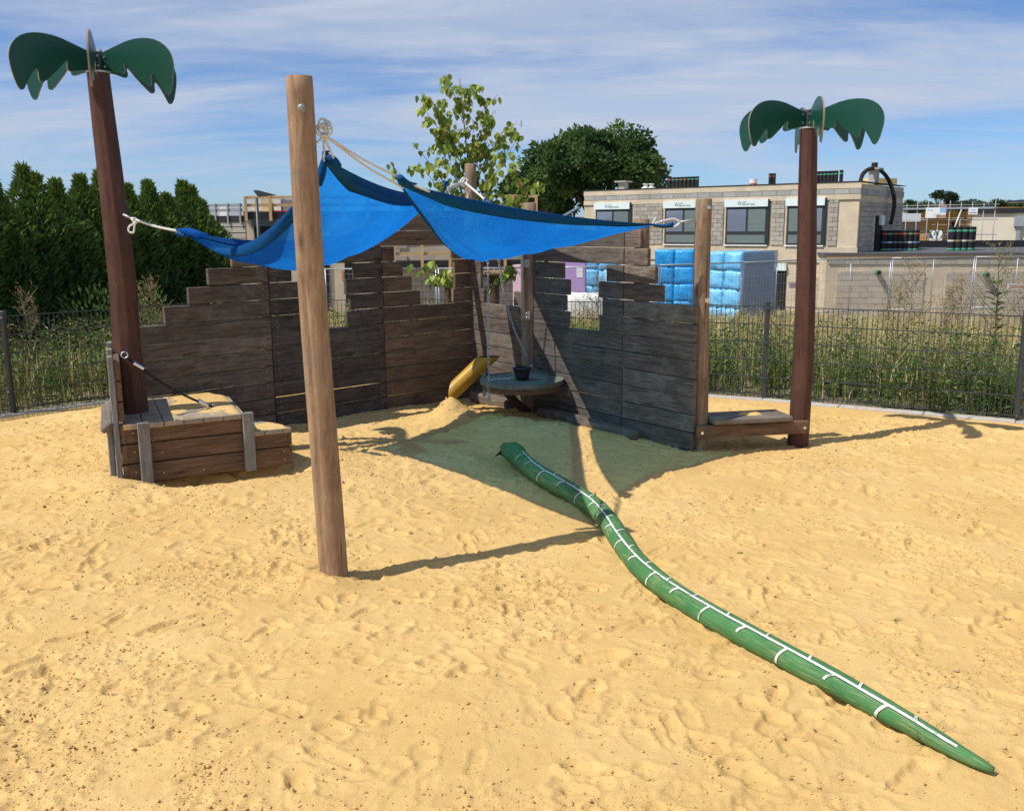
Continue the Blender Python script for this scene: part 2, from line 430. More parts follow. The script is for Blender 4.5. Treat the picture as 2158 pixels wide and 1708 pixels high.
patches = [sand_patch(-3.5, 3.5, 2.3, 5.9, 0.0102), sand_patch(-6.4, 6.4, 5.88, 11.7, 0.018),
           sand_patch(-5.3, -3.48, 1.5, 5.9, 0.022), sand_patch(3.48, 5.3, 1.5, 5.9, 0.022), sand_patch(-3.5, 3.5, 1.3, 2.32, 0.02),
           sand_patch(-9, -5.28, -6, 5.9, 0.12, False), sand_patch(5.28, 9, -6, 5.9, 0.12, False), sand_patch(-5.3, -3.48, -6, 1.52, 0.12, False), sand_patch(3.48, 5.3, -6, 1.52, 0.12, False), sand_patch(-3.5, 3.5, -6, 1.32, 0.10, False),
           sand_patch(-9, -6.38, 5.88, 11.7, 0.15, False), sand_patch(6.38, 9, 5.88, 11.7, 0.15, False)]
sv, sf, n0 = [], [], 0
for v, f in patches: sv.append(v); sf.append(f + n0); n0 += len(v)
m_sand, N, L, P = nodes_of('yellow_sand')
v = add_map(N, L, (1, 1, 1), False)
n1 = add_noise(N, L, v, 0.9, 6, 0.6); n2 = add_noise(N, L, v, 260, 3, 0.7); n3 = add_noise(N, L, v, 9, 6, 0.65)
col = add_ramp(N, L, n1, [(0.3, (0.60, 0.385, 0.140)), (0.5, (0.655, 0.433, 0.168)), (0.7, (0.70, 0.482, 0.205))])
col = add_mix(N, L, 0.35, col, add_ramp(N, L, n3, [(0.3, (0.42, 0.42, 0.42)), (0.5, (0.5, 0.5, 0.5)), (0.7, (0.58, 0.58, 0.57))]), 'OVERLAY')
col = add_mix(N, L, add_ramp(N, L, n2, [(0.26, (0.55,) * 3), (0.36, (0, 0, 0))]), col, (0.36, 0.23, 0.09))
col = add_mix(N, L, add_ramp(N, L, n2, [(0.64, (0, 0, 0)), (0.72, (0.5,) * 3)]), col, (0.82, 0.62, 0.34))
L.new(col, P.inputs['Base Color']); P.inputs['Roughness'].default_value = 0.95; P.inputs['Specular IOR Level'].default_value = 0.12
nb = add_noise(N, L, v, 120, 4, 0.7)
add_bump(N, L, P, add_math(N, L, 'ADD', add_math(N, L, 'MULTIPLY', n2, 0.35), nb), 0.8, 0.006)
sand = put('sand', npmesh('sand', np.concatenate(sv), np.concatenate(sf), smooth=True), m_sand)
tag(sand, 'yellow trampled sand of the play area', kind='structure')

# loose crumbs of damp sand lying on the surface
def crumbs(n, m):
    ico_v = np.array([(0, 0, 1), (.894, 0, .447), (.276, .851, .447), (-.724, .526, .447), (-.724, -.526, .447), (.276, -.851, .447),
                      (.724, .526, -.447), (-.276, .851, -.447), (-.894, 0, -.447), (-.276, -.851, -.447), (.724, -.526, -.447), (0, 0, -1)])
    ico_f = np.array([(0, 1, 2), (0, 2, 3), (0, 3, 4), (0, 4, 5), (0, 5, 1), (1, 6, 2), (2, 7, 3), (3, 8, 4), (4, 9, 5), (5, 10, 1), (6, 7, 2), (7, 8, 3),
                      (8, 9, 4), (9, 10, 5), (10, 6, 1)])
    Y = 2.5 + 6.8 * RNG.random(n * 3) ** 1.35; X = RNG.uniform(-1, 1, n * 3) * (Y * 0.60 + 0.2)
    w = np.clip(fbm(X * 1.6 + 4, Y * 1.6, 4, 40) * 1.9 + 0.45, 0.2, 0.8)
    k = (w > RNG.random(n * 3) * 1.1) & (inside(X, Y) > 0.3); X, Y = X[k][:n], Y[k][:n]; n = len(X)
    s = 0.0017 + 0.0062 * RNG.random(n) ** 8 + 0.0009 * (Y / 4)
    Z = lookup(X, Y) + s * 0.25
    jit = 1 + 0.5 * (RNG.random((n, 12, 1)) - 0.5)
    st = RNG.uniform(0.65, 1.45, (n, 1, 3)) * np.array([1, 1, 0.8])
    V = ico_v[None] * jit * st * s[:, None, None] + np.stack([X, Y, Z], -1)[:, None]
    F = ico_f[None] + (np.arange(n) * 12)[:, None, None]
    return put('sand_crumbs', npmesh('sand_crumbs', V.reshape(-1, 3), F.reshape(-1, 3)), m)
_pg = []
for (x0, x1, y0, y1, st), (v, f) in zip([(-3.5, 3.5, 2.3, 5.9, 0.0102), (-6.4, 6.4, 5.88, 11.7, 0.018)], patches[:2]):
    nx = len(np.arange(x0, x1 + st * 0.5, st)); _pg.append((x0, y0, st, v[:, 2].reshape(-1, nx)))
def lookup(X, Y):
    X, Y = np.atleast_1d(np.asarray(X, float)), np.atleast_1d(np.asarray(Y, float)); Z = sand_base(X, Y)
    for x0, y0, st, g in _pg[::-1]:
        i, j = np.round((X - x0) / st).astype(int), np.round((Y - y0) / st).astype(int)
        ok = (i >= 0) & (j >= 0) & (i < g.shape[1]) & (j < g.shape[0])
        Z[ok] = g[j[ok], i[ok]]
    return Z
def sz(x, y): return float(lookup(x, y)[0])
m_crumb = M('damp_sand', (0.61, 0.41, 0.17), 0.95, 0.3, 30, tone=0, spec=0.1)
tag(crumbs(36000, m_crumb), 'loose crumbs of damp sand strewn over the sand', kind='stuff')

# meadow and building site beyond the fence, one sheet to the horizon
def site_z(x, y):
    r = np.clip(-inside(x, y), 0, 1e9)
    z = -0.02 - 1.55 * np.clip(r / 24, 0, 1) ** 1.25 - 0.5 * np.clip((r - 24) / 20, 0, 1)
    z = z + 0.06 * fbm(x * 0.3, y * 0.3, 3, 90) * np.clip(r / 3, 0, 1)
    return z + 6.5 * np.clip((y - 110) / 160, 0, 1) ** 1.5
def site_sheet():
    g = np.concatenate([-np.geomspace(2500, 31, 26), np.arange(-30, 30.1, 0.75), np.geomspace(31, 2500, 26)])
    h = np.concatenate([-np.geomspace(400, 9, 10), np.arange(-8, 60.1, 0.75), np.geomspace(62, 4500, 34)])
    X, Y = np.meshgrid(g, h); d = inside(X, Y)
    Z = np.where(d > -0.12, -0.6, site_z(X, Y))
    idx = np.arange(X.size).reshape(X.shape)
    F = np.stack([idx[:-1, :-1], idx[:-1, 1:], idx[1:, 1:], idx[1:, :-1]], -1).reshape(-1, 4)
    return np.stack([X, Y, Z], -1).reshape(-1, 3), F
m_site = M('dry_soil', (0.27, 0.225, 0.13), 0.95, 0.4, 0.8, 0.4, 30, tone=0, dirt=(0.16, 0.18, 0.06, 0.7))
v, f = site_sheet()
tag(put('ground', npmesh('ground', v, f, smooth=True), m_site), 'dry meadow soil and building ground', kind='structure')
def skirt():     # strip of soil right behind the kerb
    V, F = [], []
    for (ax, ay) in FENCE:
        i = len(V)
        # outward direction, averaged
        k = FENCE.index((ax, ay)); a = FENCE[max(k - 1, 0)]; b = FENCE[min(k + 1, len(FENCE) - 1)]
        L_ = math.hypot(b[0] - a[0], b[1] - a[1]); nx, ny = -(b[1] - a[1]) / L_, (b[0] - a[0]) / L_
        for q in (-0.05, 0.5, 1.3): V.append((ax + nx * q, ay + ny * q, -0.005 - 0.03 * q))
        if i: F += [(i - 3, i, i + 1, i - 2), (i - 2, i + 1, i + 2, i - 1)]
    return V, F
v, f = skirt()
tag(obj('soil_strip', v, f, m_site), 'strip of soil behind the kerb', kind='structure')

# kerb stones under the fence
kerb = thing('kerb', 'pale concrete edging stones along the foot of the wire fence', 'kerb', (0, 10.5, 0))
for (ax, ay), (bx, by) in zip(FENCE[:-1], FENCE[1:]):
    L_ = math.hypot(bx - ax, by - ay); n = max(2, round(L_ / 1.0)); az = math.atan2(by - ay, bx - ax)
    for i in range(n):
        t = (i + 0.5) / n; px_, py_ = ax + (bx - ax) * t + math.sin(az) * 0.045, ay + (by - ay) * t - math.cos(az) * 0.045
        put('kerb_stone', cbox('kerb_stone', (L_ / n - 0.006, 0.14, 0.30), 0.008), m_kerb, kerb,
            (px_, py_, -0.118 + random.uniform(-.004, .004)), (0, 0, az))
# ================================================================== plank walls of the play ruin
PITCHZ = 0.158
def LZ(k): return 1.265 + PITCHZ * k                       # height of joint line k
def wall_s(x, z, d):
    """distance from the wall corner along direction d where the photo column x meets the wall at height z"""
    k = (x - 1078.5) / FPX; w = np.array([WC.x, WC.y, z - CAM_H]); dd = np.array(d)
    a, b = rt - k * fw, None
    return float(-(a @ w) / (a @ dd))
def log(name, base, top, r0, r1, m, parent=None, crack=None, n=26, k=22, wob=0.02, seed=0, flat=0.0, jit=0.03):
    base, top = Vector(base), Vector(top); rnd = random.Random(seed); ax = top - base; h = ax.length
    u, w = frame_of(ax); V, F = [], []
    ph = [rnd.uniform(0, 6.28) for _ in range(6)]
    for i in range(k + 1):
        t = i / k
        off = u * (wob * math.sin(t * 3.1 + ph[0]) * 0.5) + w * (wob * math.sin(t * 4.3 + ph[1]) * 0.5)
        p = base + ax * t + off; r = r0 + (r1 - r0) * t
        if i == k: r *= 0.975
        for j in range(n):
            a = 2 * math.pi * j / n
            q = 1 + jit * (math.sin(2 * a + ph[2] + t * 1.7) + 0.6 * math.sin(3 * a + ph[3] - t * 2.9) + 0.7 * math.sin(a * 5 + t * 9 + ph[4]) * 0.4)
            q += flat * (abs(math.cos(a * 4 + ph[5])) - 0.6)
            if crack is not None:
                da = (a - crack[0] - 0.12 * math.sin(t * 5 + ph[1]) + math.pi) % (2 * math.pi) - math.pi
                if abs(da) < math.pi / n * 1.01 and crack[1] <= t <= crack[2]: q -= 0.16
            V.append(p + (u * math.cos(a) + w * math.sin(a)) * r * q)
    for i in range(k):
        for j in range(n): F.append((i * n + j, i * n + (j + 1) % n, (i + 1) * n + (j + 1) % n, (i + 1) * n + j))
    V2 = [base + ax + (V[k * n + j] - base - ax) * 0.93 + ax.normalized() * r1 * 0.05 for j in range(n)]
    V += V2
    for j in range(n): F.append((k * n + j, k * n + (j + 1) % n, (k + 1) * n + (j + 1) % n, (k + 1) * n + j))
    F.append(tuple((k + 1) * n + j for j in range(n))); F.append(tuple(range(n))[::-1])
    a = np.array(V); c = (a.max(0) + a.min(0)) / 2
    # crisp facets for hewn trunks, smooth for turned posts
    return put(name, mesh(name, a - c, F, flat == 0.0), m, parent, c)
m_endgrain = m_log

def plank(parent, d, az, s0, s1, z0, z1, off=0.0, m=None, th=0.045):
    """one board of a wall wing between the distances s0 and s1"""
    n = Vector((math.sin(az), -math.cos(az), 0))
    s0 += random.uniform(-.003, .003); s1 += random.uniform(-.003, .003)
    c = WC + d * ((s0 + s1) / 2) + n * (off + random.uniform(-.002, .003))
    c.z = (z0 + z1) / 2 + random.uniform(-.0015, .0015)
    return put('plank', cbox('plank', (abs(s1 - s0), th, z1 - z0 - 0.008 + random.uniform(-.002, .002)), 0.005), m or m_plank, parent, c,
               (random.uniform(-.004, .004), random.uniform(-.0012, .0012), az + random.uniform(-.002, .002)))
screw_me = mesh('screw', *tube([(0, 0, 0), (0, -0.004, 0)], 0.0075, 8))
def screws(parent, d, az, s_list, rows):
    parts = []
    n = Vector((math.sin(az), -math.cos(az), 0))
    for s in s_list:
        for k in rows:
            for q in (0.045, 0.112):
                c = WC + d * (s + random.uniform(-.008, .008)) + n * 0.024; c.z = LZ(k - 1) + q + random.uniform(-.008, .008)
                parts.append(tube([c, c + n * 0.0035], 0.0062, 7))
    v, f = join(parts); o = obj('screws', v, f, m_brass, parent); o['kind'] = 'stuff'; return o

# ---- left wing: along -DL from the corner
lw = thing('plank_wall', 'dark stepped plank wall wing with two ragged windows behind the round post', 'wall', (-1.8, 9.3, 0))
def lrow(k, x0, x1):
    z0, z1 = LZ(k - 1), LZ(k); zm = (z0 + z1) / 2
    s0 = wall_s(x0, zm, DL) if x0 is not None else 0.0; s1 = wall_s(x1, zm, DL)
    plank(lw, DL, AL, s0, s1, z0, z1)
SEAM1, SEAM2 = wall_s(570, 0.95, DL), wall_s(808, 0.85, DL)
XS1, XS2 = SEAM1, SEAM2
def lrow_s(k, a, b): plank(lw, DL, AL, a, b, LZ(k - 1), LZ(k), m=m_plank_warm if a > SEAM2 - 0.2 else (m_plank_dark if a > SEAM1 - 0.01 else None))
def LS(k, x): return wall_s(x, (LZ(k) + LZ(k - 1)) / 2, DL)
g = 0.004
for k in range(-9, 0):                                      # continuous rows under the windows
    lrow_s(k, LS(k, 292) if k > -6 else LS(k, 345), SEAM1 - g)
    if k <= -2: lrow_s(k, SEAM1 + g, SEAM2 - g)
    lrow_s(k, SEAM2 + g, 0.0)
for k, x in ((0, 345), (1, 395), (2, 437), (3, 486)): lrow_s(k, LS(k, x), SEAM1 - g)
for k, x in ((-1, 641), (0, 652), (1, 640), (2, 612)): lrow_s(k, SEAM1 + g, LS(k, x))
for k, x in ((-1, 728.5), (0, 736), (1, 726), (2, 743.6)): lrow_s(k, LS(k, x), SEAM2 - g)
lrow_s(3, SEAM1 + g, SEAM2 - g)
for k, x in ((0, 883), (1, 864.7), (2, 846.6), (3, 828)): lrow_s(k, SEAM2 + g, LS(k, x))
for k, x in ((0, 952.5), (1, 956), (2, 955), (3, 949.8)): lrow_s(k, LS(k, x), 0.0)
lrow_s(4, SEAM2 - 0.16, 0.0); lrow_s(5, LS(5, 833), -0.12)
screws(lw, DL, AL, (SEAM1 - 0.07, SEAM1 + 0.06, SEAM2 - 0.06, SEAM2 + 0.07), range(-7, 3))
nL = Vector((math.sin(AL), -math.cos(AL), 0)); nR = Vector((math.sin(AR), -math.cos(AR), 0))
for s, h in ((SEAM1, 1.70), (SEAM2, 1.86)):
    b = WC + DL * s - nL * 0.092
    log('post', (b.x, b.y, -0.5), (b.x, b.y, h), 0.066, 0.062, m_log, lw, seed=int(abs(s) * 10))
b = WC - nL * 0.06 - nR * 0.10
log('corner_post', (b.x - .03, b.y + .05, -0.5), (b.x - .03, b.y + .05, 2.62), 0.066, 0.064, m_log, lw, crack=(4.2, 0.3, 0.9), seed=4)

# ---- right wing: along DR from the corner
rw = thing('plank_wall', 'sunlit stepped plank wall wing with one ragged window above the round table', 'wall', (0.6, 9.1, 0))
def RS(k, x): return wall_s(x, (LZ(k) + LZ(k - 1)) / 2, DR)
def rrow_s(k, a, b, m=None): plank(rw, DR, AR, a, b, LZ(k - 1), LZ(k), m=m_plank if a > SEAM3 - 0.01 or b < SM1 else m_plank_shade)
SEAM3 = wall_s(1315, 0.95, DR)
SM0, SM1 = wall_s(1103, 0.85, DR), wall_s(1131, 0.85, DR)       # both sides of the middle post
SEAM3, SEND = wall_s(1315, 0.95, DR), wall_s(1465, 0.6, DR)
for k in range(-9, 0):
    rrow_s(k, 0.026, SM0 + 0.02)
    if k <= -2: rrow_s(k, SM1 - 0.03, SEAM3 - g)
    rrow_s(k, SEAM3 + g, SEND)
rrow_s(0, SEAM3 + g, SEND)
for k, x in ((0, 1023), (1, 1015.5), (2, 1015.5), (3, 1021)): rrow_s(k, 0.03, RS(k, x))
rrow_s(0, RS(0, 1085), SM0 + 0.02)
rrow_s(4, 0.03, SM0 + 0.02)
for k, x in ((-1, 1199.6), (0, 1193), (1, 1200.7), (2, 1188)): rrow_s(k, SM1 - 0.03, RS(k, x))
for k, x in ((-1, 1264.6), (0, 1272.7), (1, 1265), (2, 1281.5)): rrow_s(k, RS(k, x), SEAM3 - g)
rrow_s(3, SM1 - 0.03, SEAM3 - g); rrow_s(4, SM1 + 0.25, SEAM3 - g)
for k, x in ((1, 1397.3), (2, 1382.8), (3, 1367), (4, 1352.4)): rrow_s(k, SEAM3 + g, RS(k, x))
screws(rw, DR, AR, (SEAM3 - 0.06, SEAM3 + 0.06), range(-7, 4))
bm_ = WC + DR * ((SM0 + SM1) / 2) + nR * 0.012
log('middle_post', (bm_.x, bm_.y, -0.5), (bm_.x, bm_.y, 2.165), 0.074, 0.070, m_log, rw, crack=(3.3, 0.2, 0.98), seed=8)
b = WC + DR * (SEAM3 + 0.10) - nR * 0.105
log('post', (b.x, b.y, -0.5), (b.x, b.y, 1.99), 0.074, 0.072, m_log, rw, seed=9)
RPOST = Vector((1.655, 7.93, 0))
log('end_post', (RPOST.x, RPOST.y, -0.5), (RPOST.x - 0.03, RPOST.y, 2.15), 0.064, 0.068, m_log, rw, crack=(2.2, 0.4, 0.9), seed=13)
for x, y, z in ((RPOST.x + .008, RPOST.y - 0.07, 1.31),):
    o = put('bolt', mesh('bolt', *tube([(0, 0, 0), (0, -.012, 0)], 0.022, 14)), m_bright, rw, (x, y, z))
o = put('bolt', mesh('bolt', *tube([(0, 0, 0), (0, -.010, 0)], 0.015, 12)), m_bright, rw, (RPOST.x - .005, RPOST.y - 0.068, 2.08))

# half-buried beam at the foot of the right wing
bs = thing('buried_beam', 'half buried timber beam along the foot of the sunlit plank wing', 'beam', (0.9, 8.5, 0))
for a, bb, z in ((0.22, SM0 - 0.05, 0.055), (SM1 + 0.22, SEND - 0.55, 0.045)):
    c = WC + DR * ((a + bb) / 2) + nR * 0.14; c.z = z + 0.005
    put('timber', cbox('timber', (bb - a, 0.12, 0.13), 0.035, 3), m_plank, bs, c, (0.1, 0.02, AR))
# ================================================================== front post, bench, palms, table, tube, bucket
FP = Vector((-1.033, 4.997, 0))
fpost = thing('round_post', 'free-standing round timber post carrying the tied sail ropes', 'post', (FP.x, FP.y, 0))
log('shaft', (FP.x, FP.y, -0.6), (FP.x - 0.04, FP.y, 2.70), 0.080, 0.068, m_log_front, fpost, crack=(2.75, 0.15, 0.72), n=36, k=40, seed=21, jit=0.035, wob=0.03)
def dome(name, c, n, r, m, parent):
    n = Vector(n).normalized(); u, w = frame_of(n); V, F = [], []
    for i, (q, h) in enumerate(((1, 0), (0.97, 0.25), (0.75, 0.6), (0.4, 0.85))):
        for j in range(14):
            a = j / 14 * 2 * math.pi; V.append(Vector(c) + (u * math.cos(a) + w * math.sin(a)) * r * q + n * h * r * 0.7)
    for i in range(3):
        for j in range(14): F.append((i * 14 + j, i * 14 + (j + 1) % 14, (i + 1) * 14 + (j + 1) % 14, (i + 1) * 14 + j))
    F.append(tuple(42 + j for j in range(14)))
    a = np.array(V); cc = (a.max(0) + a.min(0)) / 2
    return put(name, mesh(name, a - cc, F, True), m, parent, cc)
tp = PY(635, 228, FP.y - 0.070)
dome('cap_nut', tp, (0.05, -1, 0), 0.023, m_steel_dull, fpost)

# ---- palms
FRX = [(1155, 235), (1310, 180), (1450, 130), (1540, 111), (1630, 105), (1700, 110), (1770, 125), (1830, 152), (1880, 190), (1915, 232), (1940, 280), (1955, 330), (1960, 380), (1957, 430), (1950, 480),
       (1930, 570), (1915, 620), (1900, 650), (1885, 670), (1870, 675), (1855, 670), (1843, 655), (1810, 590), (1770, 520), (1735, 470), (1717, 460), (1703, 472), (1700, 500), (1702, 540), (1697, 565), (1680, 580),
       (1658, 578), (1630, 558), (1560, 492), (1500, 430), (1450, 372), (1425, 347), (1412, 352), (1410, 372), (1418, 405), (1414, 430), (1395, 447), (1365, 444), (1290, 425), (1155, 410)]
def frond_mesh(Lf, sc):
    prof = [((x - 1155) / 805 * Lf, (410 - y) * 0.00069 * sc) for x, y in FRX]
    V, F, n = [], [], len(prof); th = 0.0065
    for y in (-th, th): V += [(x, y, z) for x, z in prof]
    for i in range(n): F.append((i, (i + 1) % n, n + (i + 1) % n, n + i))
    F.append(tuple(range(n))[::-1]); F.append(tuple(range(n, 2 * n)))
    me = mesh('frond', V, F)
    me.materials.append(m_hpl); me.materials.append(m_hpl_edge)
    for p in me.polygons: p.material_index = 1 if len(p.vertices) == 4 else 0
    return me
m_hpl = M('green_laminate', (0.006, 0.066, 0.043), 0.36, 0.05, 3, spec=0.5, tone=0.04)
m_hpl_edge = M('laminate_edge', (0.30, 0.235, 0.19), 0.6, 0.15, 20, tone=0)
def palm(base, top, r0, r1, az0, label, Lf, sc, seed, bends):
    t = thing('play_palm', label, 'palm', (base[0], base[1], 0))
    base, top = Vector(base), Vector(top)
    # hewn trunk: eight uneven facets, slightly crooked
    rnd = random.Random(seed); V, F = [], []; n, k = 10, 26
    ph = [rnd.uniform(0, 6.28) for _ in range(4)]; fr = [rnd.uniform(0.93, 1.07) for _ in range(n)]
    for i in range(k + 1):
        s = i / k; p = base + (top - base) * s + Vector((interp(bends, s), 0, 0))
        r = r0 + (r1 - r0) * (0.35 * s + 0.65 * s ** 0.8)
        for j in range(n):
            a = 2 * math.pi * j / n + 0.5 * math.sin(s * 1.4 + ph[0]) * 0.5
            q = fr[j] * (1 + 0.02 * math.sin(a * 2 + s * 6 + ph[1]) + 0.012 * math.sin(s * 23 + j * 1.9 + ph[2]))
            V.append(p + Vector((math.cos(a), math.sin(a), 0)) * r * q)
    for i in range(k):
        for j in range(n): F.append((i * n + j, i * n + (j + 1) % n, (i + 1) * n + (j + 1) % n, (i + 1) * n + j))
    F.append(tuple(k * n + j for j in range(n))); F.append(tuple(range(n))[::-1])
    o = obj('trunk', V, F, m_palm, t)
    bv = o.modifiers.new('soft', 'BEVEL'); bv.width = 0.006; bv.segments = 2; bv.limit_method = 'ANGLE'; bv.angle_limit = 0.35
    o = put('cap_plate', mesh('cap_plate', *tube([(0, 0, 0), (0, 0, 0.014)], r1 * 1.03, 18)), m_steel, t, top)
    hub = mesh('hub', *box((0, 0, 0.07), (0.07, 0.07, 0.14)))
    put('hub', hub, m_fence, t, top + Vector((0, 0, 0.014)), (0, 0, math.radians(az0 + 30)))
    fm = frond_mesh(Lf, sc)
    for i in range(6):
        a = math.radians(az0 + 60 * i)
        fo = put('frond', fm, None, t, top + Vector((0.035 * math.cos(a), 0.035 * math.sin(a), 0.016)), (0, 0, a))
        for dz in (0.03, 0.10):
            put('frond_bolt', bolt_me, m_bright, fo, Vector(WL[fo.name]))
            bo = bpy.data.objects[-1] if False else fo.children[-1] if fo.children else None
        for ch, dz in zip(fo.children, (0.03, 0.10)): ch.location = (0.035, 0, dz)
    return t
bolt_me = mesh('frond_bolt', *tube([(0, -0.015, 0), (0, 0.015, 0)], 0.010, 10))
LPB = G(285, 872, 0.45); LPT = PY(207, 155, LPB.y)
palm((LPB.x + 0.0, LPB.y, -0.1), LPT, 0.128, 0.084, 288, 'brown trunked play palm rising through the timber deck', 0.605, 1.05, 3,
     [(0, 0), (0.35, 0.0), (0.5, 0.02), (0.75, 0.012), (1, 0)])
RPB = Vector((2.585, 8.15, 0)); RPT = PY(1703, 272, 8.15)
palm((RPB.x, RPB.y, -0.15), RPT, 0.096, 0.073, 263, 'brown trunked play palm beside the small low seat', 0.585, 0.95, 5,
     [(0, 0), (0.3, 0.03), (0.6, 0.025), (1, 0)])

# ---- timber deck with backrest (left)
FLc, FRc = Vector((-2.955, 6.898, 0)), Vector((-1.846, 7.481, 0))
fd = (FRc - FLc).normalized(); faz = math.atan2(fd.y, fd.x); fn = Vector((fd.y, -fd.x, 0)); LEN = (FRc - FLc).length
deck = thing('timber_deck', 'low timber play deck with grey battens around the leaning palm trunk', 'deck', (FLc.x + 0.4, FLc.y + 0.7, 0))
def dput(name, c, s, az, m, b=0.005, rx=0.0):
    return put(name, cbox(name, s, b), m, deck, c, (rx, 0, az))
sp = 0.895                                                   # where the upper deck ends along the front
UPZ, LOZ = 0.470, 0.315
for i in range(3):                                          # front boards
    e = LEN if i < 2 else sp + 0.02
    c = FLc + fd * (e / 2) + Vector((0, 0, 0.004 + PITCHZ * i + 0.073)) - fn * 0.022
    dput('front_board', c, (e, 0.042, 0.149), faz, m_plank_brown)
for s in (0.125, sp + 0.02):                                # upright grey battens
    c = FLc + fd * s + fn * 0.023; c.z = 0.238
    put('batten', cbox('batten', (0.088, 0.042, 0.485), 0.006), m_grey_batten, deck, c, (0, 0, faz))
for s, zs in ((0.05, (0.09, 0.25, 0.40)), (0.25, (0.06, 0.22, 0.43)), (0.55, (0.05,)), (0.95, (0.27, 0.1)), (1.2, (0.28, 0.05, 0.12))):
    for z in zs:
        c = FLc + fd * s + fn * 0.002; c.z = z
        put('screw', screw_me, m_brass, deck, c, (0, 0, faz))
for s in (0.125, sp + 0.02):
    for z in (0.08, 0.2, 0.42):
        c = FLc + fd * s + fn * 0.046; c.z = z; put('screw', screw_me, m_brass, deck, c, (0, 0, faz))
# deck boards run back from the front edge
back = Vector((-2.92, 8.42, 0)) - Vector((-1.86, 7.50, 0)); bd = back.normalized()   # slanting rear edge
dd = Vector((-0.42, 0.907, 0)).normalized()                 # direction of the boards
m_deckwood = wood('sandy_deck', (0.20, 0.165, 0.125), (0.31, 0.265, 0.205), (0.42, 0.36, 0.27), 'x', tone=0.06, weather=(0.6, 0.42, 0.18, 0.85))
def cut(s):     # length of a deck board starting at s on the front, ending on the slanting rear edge
    o = FLc + fd * s; e = FRc + fn * 0 + fd * 0.01
    den = dd.x * bd.y - dd.y * bd.x
    return ((e.x - o.x) * bd.y - (e.y - o.y) * bd.x) / den
w = 0.148; s = -0.02; i = 0
while s < LEN - 0.02:
    s1 = min(s + w, LEN + 0.01); zt = UPZ if s < sp - 0.02 else LOZ
    if s < sp < s1 - 0.02: s1 = sp
    l0, l1 = min(cut(s), 1.55), min(cut(s1), 1.55)
    a = FLc + fd * (s + 0.004) + fn * 0.03; b_ = FLc + fd * (s1 - 0.004) + fn * 0.03
    V = []
    for z in (zt - 0.036, zt): V += [(p.x, p.y, z) for p in (a, b_, b_ + dd * max(l1, 0.02), a + dd * max(l0, 0.03))]
    obj('deck_board', V, [(3, 2, 1, 0), (4, 5, 6, 7), (0, 1, 5, 4), (1, 2, 6, 5), (2, 3, 7, 6), (3, 0, 4, 7)], m_deckwood, deck)
    s = s1; i += 1
# rear boards under the slanting edge
for k in range(2):
    a = FRc + fd * 0.0; L_ = 1.35
    c = a + bd * (L_ / 2) + Vector((0, 0, 0.08 + PITCHZ * k)) - Vector((bd.y, -bd.x, 0)) * 0.0
    put('rear_board', cbox('rear_board', (L_, 0.04, 0.149), 0.005), m_plank_brown, deck, c, (0, 0, math.atan2(bd.y, bd.x)))
c = FLc + fd * sp + dd * 0.24; c.z = 0.39
put('riser', cbox('riser', (0.46, 0.03, 0.12), 0.004), m_plank_brown, deck, c, (0, 0, math.atan2(dd.y, dd.x)))
# backrest: stacked boards on the left edge, battens and a narrow seat on its outer side
sd_ = Vector((-0.395, 0.919, 0)).normalized(); so = Vector((-sd_.y, sd_.x, 0)); saz = math.atan2(sd_.y, sd_.x)
B0 = FLc + fd * 0.0
for i in range(6):
    L_ = 1.05; z = 0.004 + PITCHZ * i + 0.073
    c = B0 + sd_ * (L_ / 2) + so * 0.02; c.z = z + (0.02 if i > 2 else 0)
    put('side_board', cbox('side_board', (L_, 0.042, 0.149), 0.005), m_plank_brown, deck, c, (0, 0, saz))
for q in (0.03, 0.5, 0.98):
    c = B0 + sd_ * q + so * 0.066; c.z = 0.50
    put('back_batten', cbox('back_batten', (0.085, 0.042, 1.0), 0.006), m_grey_batten, deck, c, (0, 0, saz))
c = B0 + sd_ * 0.5 + so * 0.125; c.z = 0.46
put('outer_seat', cbox('outer_seat', (1.05, 0.10, 0.05), 0.018, 3), m_grey_plank, deck, c, (-0.6, 0, saz))
for q in (0.12, 0.9):
    c = B0 + sd_ * q + so * 0.112; c.z = 0.21
    put('seat_leg', cbox('seat_leg', (0.07, 0.045, 0.46), 0.006), m_grey_batten, deck, c, (0, 0, saz))
# a drift of sand lying on the deck
def drift(name, cx, cy, z, rx, ry, h, az, parent, seed, m=None):
    n, V, F = 40, [], []
    for j in range(n):
        for i in range(n):
            u, v_ = (i / (n - 1) * 2 - 1), (j / (n - 1) * 2 - 1)
            q = 1 - min(1, (u * u + v_ * v_) * (1.0 + 0.6 * float(fbm(np.array([u * 2.0 + seed]), np.array([v_ * 2.0]), 3, seed)[0])))
            x, y = u * rx, v_ * ry
            V.append((cx + x * math.cos(az) - y * math.sin(az), cy + x * math.sin(az) + y * math.cos(az),
                      z - 0.004 + h * q ** 0.6 + (0.004 * float(vnoise(np.array([u * 15.]), np.array([v_ * 15. + seed]))[0]) if q > .02 else 0)))
    for j in range(n - 1):
        for i in range(n - 1): F.append((j * n + i, j * n + i + 1, (j + 1) * n + i + 1, (j + 1) * n + i))
    o = obj(name, V, F, m or m_sand, parent, True); return o
